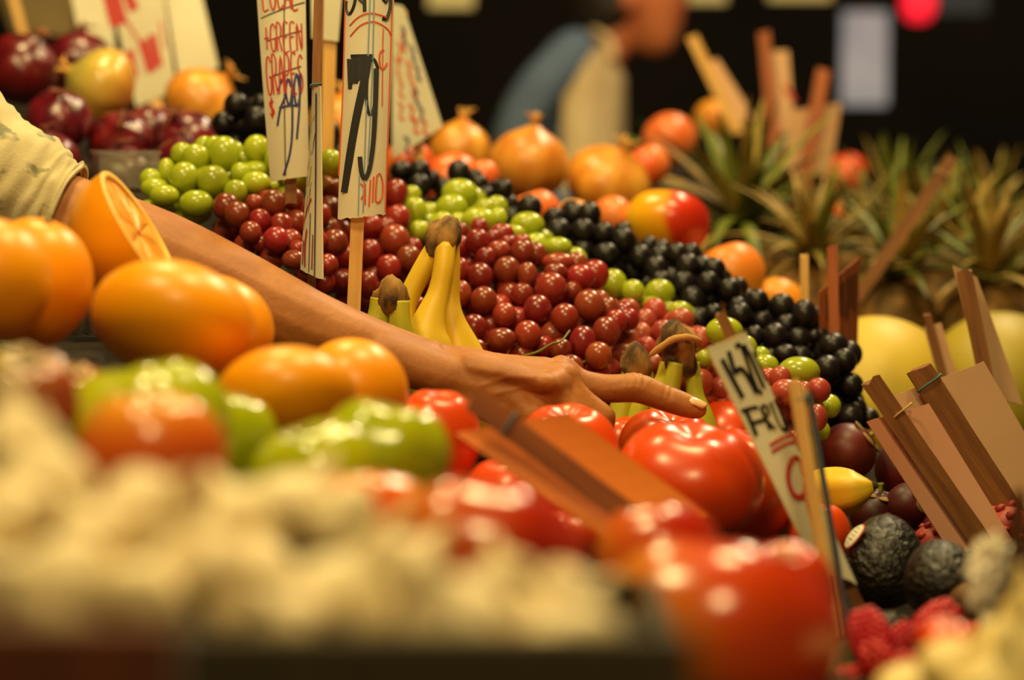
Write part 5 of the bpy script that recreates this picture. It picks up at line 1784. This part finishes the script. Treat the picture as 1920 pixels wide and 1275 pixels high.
head += blobs([(1130, 105, B, 40), (1158, 60, B, 40), (1178, 20, B, 44)], 14)
head += blobs([(1190, -40, B, 86), (1206, -8, B, 76), (1218, 30, B, 62), (1226, 60, B, 46), (1236, 72, B, 34)], 20)
head += [(W(1276, 8, B), S(16, B)), (W(1268, -8, B), S(14, B)), (W(1262, 42, B), S(20, B)), (W(1258, 56, B), S(18, B)), (W(1262, -40, B), S(22, B)), (W(1176, 8, B - .075), S(18, B)), (W(1176, -8, B - .078), S(18, B)),
         (W(1176, 8, B + .075), S(18, B))]
put('head', remeshed('head', head, 0.008, 5), mat('ruddy skin', C(206, 120, 74), C(186, 100, 60), rough=0.5, nscale=10), vend)
hair = blobs([(1120, 28, B, 44), (1130, -20, B, 66), (1160, -75, B, 84), (1200, -95, B, 76), (1240, -90, B, 48)], 20) + blobs([(1130, 40, B, 40), (1150, 10, B - .03, 46), (1150, 0, B + .03, 46)], 8)
put('hair', remeshed('hair', hair, 0.010, 4), mat('dark hair', C(30, 22, 18), C(44, 32, 24), rough=0.7), vend)
for s in (-1, 1):
    e = W(1262, -14, B + s * .028)
    put('eye', to_mesh('eye', [Vector(p) * 0.011 + e for p in ICO[0]], ICO[1]), mat('eye white', C(210, 195, 170), rough=0.3), vend)
m_apron = mat('cream apron', C(222, 196, 150), C(206, 178, 130), rough=0.85, nscale=14)


def apron():
    V, F = [], []
    rows, cols = 22, 28
    for j in range(rows + 1):
        t = j / rows
        y = 92 + 560 * t
        cx = 1072 - 14 * t
        rx = (74 if t < .05 else 88 + 12 * t)
        for i in range(cols + 1):
            a = -1.75 + 3.5 * i / cols                       # wraps front and both sides
            wob = 1 + 0.02 * math.sin(9 * a + 5 * t)
            p = W(cx, y, B) + RT * S(rx * 1.12, B) * math.cos(a) * wob + Vector((0, 1, 0)) * 0.215 * math.sin(a) * wob
            V.append(p)
    n = len(V)
    for p in list(V):
        c = Vector((W(1072, 300, B).x, W(1072, 300, B).y, p.z))
        V.append(c + (p - c) * 0.985)
    for j in range(rows):
        for i in range(cols):
            q = j * (cols + 1) + i
            F.append((q, q + 1, q + cols + 2, q + cols + 1))
            F.append((n + q, n + q + cols + 1, n + q + cols + 2, n + q + 1))
    put('apron', to_mesh('apron', V, F), m_apron, vend)
    st = smoothline([(1150, 110, B - .15, 9), (1142, 78, B - .12, 9), (1118, 62, B - .06, 9), (1112, 60, B, 9), (1118, 62, B + .06, 9), (1142, 78, B + .12, 9), (1150, 110, B + .15, 9)], 30)
    put('neck_strap', to_mesh('neck_strap', *tube([W(*q[:3]) for q in st], [S(q[3], q[2]) for q in st], 8)), m_apron, vend)


apron()

# ------------------------------------------------------------------ CLEAR BOX, front right jar things, far background
m_clear = mat('clear plastic', C(235, 235, 225), rough=0.08, trans=0.9)


def clamshell():
    D = 2.02
    c = W(236, 322, D)
    rt = thing('clear_box', 'clear plastic clamshell box between the sleeve and the green grapes', 'box', c - Vector((0, 0, .035)))
    ov, of_ = box(0, 0, 0, .055, .05, .03)
    iv, if_ = box(0, 0, .002, .0526, .0476, .0305)
    me = to_mesh('tray', *join([(ov, [f for f in of_ if f != (1, 5, 7, 3)]), (iv, [tuple(reversed(f)) for f in if_ if f != (1, 5, 7, 3)])]), False)
    put('tray', me, m_clear, rt, Matrix.Translation(c) @ Matrix.Rotation(.3, 4, 'Z'))
    me = bevel(to_mesh('lid', *box(0, 0, .0175, .058, .053, .003), False), .001, 2)
    put('lid', me, m_clear, rt, Matrix.Translation(c) @ Matrix.Rotation(.3, 4, 'Z'))
    zone('onion', rt)


clamshell()
# pale garlic and wrapped things at the front right
for k, (px, py, d, r) in enumerate([(1800, 1262, 0.98, 82), (1905, 1225, 0.96, 92), (1870, 1300, 0.94, 96), (1720, 1310, 1.04, 84), (1940, 1150, 1.0, 70)]):
    fruit('garlic_bulb', 'pale yellowish garlic bulb beside the raspberries and the crumpled clear wrap', 'garlic', px, py, d, r, mat('pale garlic skin', C(234, 210, 140), C(222, 196, 120), rough=0.4, nscale=14, coat=.2),
          garlic_fn(k % 3, 7), 'g%d' % (k % 3), axis=(random.uniform(-.6, .6), -.2, 1), group='garlic bulbs by the raspberries', zn='garlic2', nu=42, nv=22, bodyname='cloves',
          parts=[('root_plate', lift(rev(lambda t, p: (0.2 * math.sin(PI * t), 0.06 * math.cos(PI * t)), 10, 6), dz=-0.84), m_root, None)])
fruit('cherry_tomato', 'small shiny red tomato between the raspberries and the pale garlic', 'tomato', 1775, 1205, 1.08, 56, m_tom, F2, 't2', axis=(.2, -.2, 1), zn='garlic2', bodyname='flesh', parts=cal(.62))


def wrap():
    d = 1.13
    r = random.Random(4)
    rt = thing('plastic_wrap', 'crumpled shiny clear wrap next to the maroon card at the stall edge', 'wrap', W(1850, 1200, d))
    V, F = rev(lambda t, p: (math.sin(PI * t) ** .8, 1.9 * math.cos(PI * t)), 40, 36)
    out = []
    for q in V:
        p = Vector(q)
        k = 1 + 0.38 * noise.noise(p * 2.1) + 0.2 * noise.noise(p * 5.3)
        out.append(p * k)
    me = to_mesh('film', out, F, False)
    put('film', me, mat('glossy wrinkled film', C(250, 246, 230), C(236, 222, 190), rough=0.12, coat=0.8, nscale=18), rt, TRS(W(1852, 1070, d), (0.18, 0, 1), 0, S(34, d)))
    v, f = tube([W(1852, 1140, d), W(1848, 1170, d), W(1846, 1200, d)], [S(14, d), S(10, d), S(16, d)], 10)
    put('twist', to_mesh('twist', v, f), MATS['glossy wrinkled film'], rt)
    zone('garlic2', rt)


wrap()
D = 1.17
plain_sign('maroon card seen nearly edge on by the crumpled wrap', [(1906, 920, D), (1925, 935, D + .03), (1915, 1180, D + .03), (1872, 1170, D)], [], ((1914, 915, D + .01), (1896, 1190, D + .02)), S(14, D),
           mat('maroon card', C(96, 26, 20), C(80, 20, 16), rough=0.4), m_stick_d)

# far background: hung price boards, lit panel, red lamp
def hung(name, label, px0, py0, px1, py1, d, m, cat='sign', rod=True):
    a, b = W(px0, py0, d), W(px1, py1, d)
    c = (a + b) / 2
    rt = thing(name, label, cat, Vector((c.x, c.y, min(a.z, b.z))))
    me = bevel(to_mesh('board', *box(0, 0, 0, abs(b.x - a.x), 0.02, abs(a.z - b.z)), False), .004, 2)
    put('board', me, m, rt, Matrix.Translation(c))
    top = max(a.z, b.z)
    put('hanging_wire', to_mesh('hanging_wire', *tube([Vector((c.x, c.y, top - .01)), Vector((c.x, c.y, (top + 3.4) / 2)), Vector((c.x, c.y, 3.4))], .003, 6)), m_stick_d, rt)
    return rt


m_board = mat('far white board', C(230, 215, 160), rough=0.7)
hung('hanging_sign', 'cream board hung high between the leaning card and the apron', 802, -120, 888, 16, 4.6, m_board)
hung('hanging_sign', 'cream board hung above the face of the market worker', 1290, -120, 1362, 6, 5.0, m_board)
hung('hanging_sign', 'wide cream board hung above the pineapple crowns', 1440, -90, 1560, 1, 5.2, m_board)
hung('hanging_screen', 'glowing bluish white panel hung in the dark hall', 1578, 22, 1664, 198, 5.6, mat('daylit panel', C(176, 180, 192), C(150, 155, 170), rough=0.6, nscale=5, emit=0.35), 'screen')
o = hung('red_lamp', 'glowing red lamp hung in the dark hall', 1700, -34, 1745, 18, 5.4, mat('lamp cap', C(90, 20, 24), rough=.6), 'lamp')
c = W(1718, 4, 5.4)
put('glowing_shade', to_mesh('shade', *rev(lambda t, p: (.042 * math.sin(PI * t) ** .7, .05 * math.cos(PI * t)), 20, 12)), mat('red lamp glow', C(235, 30, 50), rough=.5, emit=1.1), o, Matrix.Translation(c - Vector((0, .03, 0))))
hung('hanging_cloth', 'dark blue grey cloth hung beside the red lamp', 1750, -60, 1850, 26, 5.8, mat('blue grey cloth', C(80, 88, 108), C(60, 66, 84), rough=.9, nscale=6), 'cloth')
lamp('red_lamp_light', tuple(W(1718, 30, 5.2)), 0.4, 0.04, (1, 0.1, 0.1))

# ------------------------------------------------------------------ STAND, CRATE AND RISERS
bpy.context.view_layer.update()


def bbox(o):
    pts = []
    st = [o]
    while st:
        q = st.pop()
        st += list(q.children)
        if q.type == 'MESH':
            pts += [q.matrix_world @ Vector(c) for c in q.bound_box]
    return (Vector((min(p.x for p in pts), min(p.y for p in pts), min(p.z for p in pts))), Vector((max(p.x for p in pts), max(p.y for p in pts), max(p.z for p in pts))))


DECK = 0.86
BOX = {z: [bbox(o) for o in os_] for z, os_ in ZONE.items()}
print('LOWEST', {z: round(min(b[0].z for b in bs), 3) for z, bs in BOX.items()})


def stand():
    rt = thing('produce_stand', 'long dark plank stand carrying all the produce', 'stand', Vector((0.2, 1.9, 0)))
    for k in range(12):
        y0 = 0.50 + k * 0.225
        me = bevel(to_mesh('plank', *box(0.1, y0 + .11, DECK - .015, 2.1, 0.215, 0.03), False), .003, 1)
        put('plank', me, m_deck, rt)
    for x in (-0.85, 1.05):
        for y in (0.6, 1.8, 3.05):
            put('leg', to_mesh('leg', *box(x, y, (DECK - .03) / 2, .07, .07, DECK - .03), False), m_deck, rt)
    for y in (0.6, 3.05):
        put('rail', to_mesh('rail', *box(.1, y, DECK - .08, 1.86, .03, .09), False), m_deck, rt)


stand()


def crate():
    bs = BOX['garlic']
    zb = min(a.z for a, b in bs) - .003
    x0, x1 = min(a.x for a, b in bs) - .004, max(b.x for a, b in bs) + .004
    y0, y1 = min(a.y for a, b in bs) - .003, max(b.y for a, b in bs) + .004
    rt = thing('produce_crate', 'dark wooden crate filled with garlic', 'crate', Vector(((x0 + x1) / 2, (y0 + y1) / 2, zb - .008)))
    put('bottom_board', to_mesh('b', *box((x0 + x1) / 2, (y0 + y1) / 2, zb - .004, x1 - x0, y1 - y0, .008), False), m_crate, rt)
    xs = W(335, 1275, y0).x
    rim = W(600, 1196, y0).z
    lowz = zb - .008
    put('front_board', bevel(to_mesh('f', *box((xs + x1) / 2, y0 - .005, (rim + lowz) / 2, x1 - xs, .008, rim - lowz), False), .001, 1), m_crate, rt)
    put('front_slat', bevel(to_mesh('f', *box((x0 + xs) / 2 - .001, y0 - .005, (rim + .002 + lowz) / 2, xs - x0 - .002, .008, rim + .002 - lowz), False), .001, 1), m_crate_r, rt)
    hb = zb + .012
    put('back_board', to_mesh('f', *box((x0 + x1) / 2, y1 + .004, (hb + lowz) / 2, x1 - x0, .006, hb - lowz), False), m_crate, rt)
    for x in (x0 - .004, x1 + .004):
        put('side_board', to_mesh('s', *box(x, (y0 + y1) / 2, (hb + lowz) / 2, .006, y1 - y0, hb - lowz), False), m_crate, rt)
    return rt


zone('crate', crate())
bpy.context.view_layer.update()


def display_bed():
    """dark cloth draped over the stepped stand: a membrane that stays just under everything that rests on it"""
    h = 0.0125
    X0, X1, Y0, Y1 = -0.93, 1.13, 0.56, 3.22
    nx, ny = int((X1 - X0) / h), int((Y1 - Y0) / h)
    import numpy as np
    cap = np.full((ny + 1, nx + 1), 1e3)
    for z, os_ in ZONE.items():
        for o in os_:
            st = [o]
            while st:
                q = st.pop()
                st += list(q.children)
                if q.type != 'MESH':
                    continue
                c = [q.matrix_world @ Vector(k) for k in q.bound_box]
                ax, bx = min(k.x for k in c) - h, max(k.x for k in c) + h
                ay, by = min(k.y for k in c) - h, max(k.y for k in c) + h
                i0, i1 = max(0, int((ax - X0) / h)), min(nx, int(math.ceil((bx - X0) / h)))
                j0, j1 = max(0, int((ay - Y0) / h)), min(ny, int(math.ceil((by - Y0) / h)))
                zz = min(k.z for k in c) - .003
                if i1 >= i0 and j1 >= j0:
                    cap[j0:j1 + 1, i0:i1 + 1] = np.minimum(cap[j0:j1 + 1, i0:i1 + 1], zz)
    free = cap > 100
    low = DECK + .006
    cap = np.maximum(cap, low)
    # open ground takes the lowest level found nearby, then slopes are limited
    loc = np.where(free, 1e3, cap)
    for it in range(10):
        p = np.pad(loc, 1, mode='edge')
        loc = np.minimum.reduce([p[1:-1, 1:-1], p[:-2, 1:-1], p[2:, 1:-1], p[1:-1, :-2], p[1:-1, 2:]])
    zf = np.where(free, np.where(loc > 100, low, loc), cap)
    for it in range(60):
        p = np.pad(zf, 1, mode='edge') + 2.6 * h
        zf = np.minimum.reduce([zf, p[:-2, 1:-1], p[2:, 1:-1], p[1:-1, :-2], p[1:-1, 2:]])
    V = [(X0 + i * h, Y0 + j * h, float(zf[j, i])) for j in range(ny + 1) for i in range(nx + 1)]
    F = [(j * (nx + 1) + i, j * (nx + 1) + i + 1, (j + 1) * (nx + 1) + i + 1, (j + 1) * (nx + 1) + i) for j in range(ny) for i in range(nx)]
    # hem hanging over the edges of the stand
    rim = [i for i in range(nx + 1)] + [j * (nx + 1) + nx for j in range(1, ny + 1)] + [ny * (nx + 1) + i for i in range(nx - 1, -1, -1)] + [j * (nx + 1) for j in range(ny - 1, 0, -1)]
    n = len(V)
    for k in rim:
        x, y, z = V[k]
        V.append((x, y, DECK + .001))
    for k in range(len(rim)):
        l = (k + 1) % len(rim)
        F.append((rim[k], n + k, n + l, rim[l]))
    o = put('display_cloth', to_mesh('display_cloth', V, F), mat('dark brown cloth', C(44, 32, 20), C(30, 21, 14), rough=0.95, nscale=30, bump=.4, bscale=300), None)
    tag(o, 'dark brown cloth draped over the stand under all the produce', 'cloth')


display_bed()
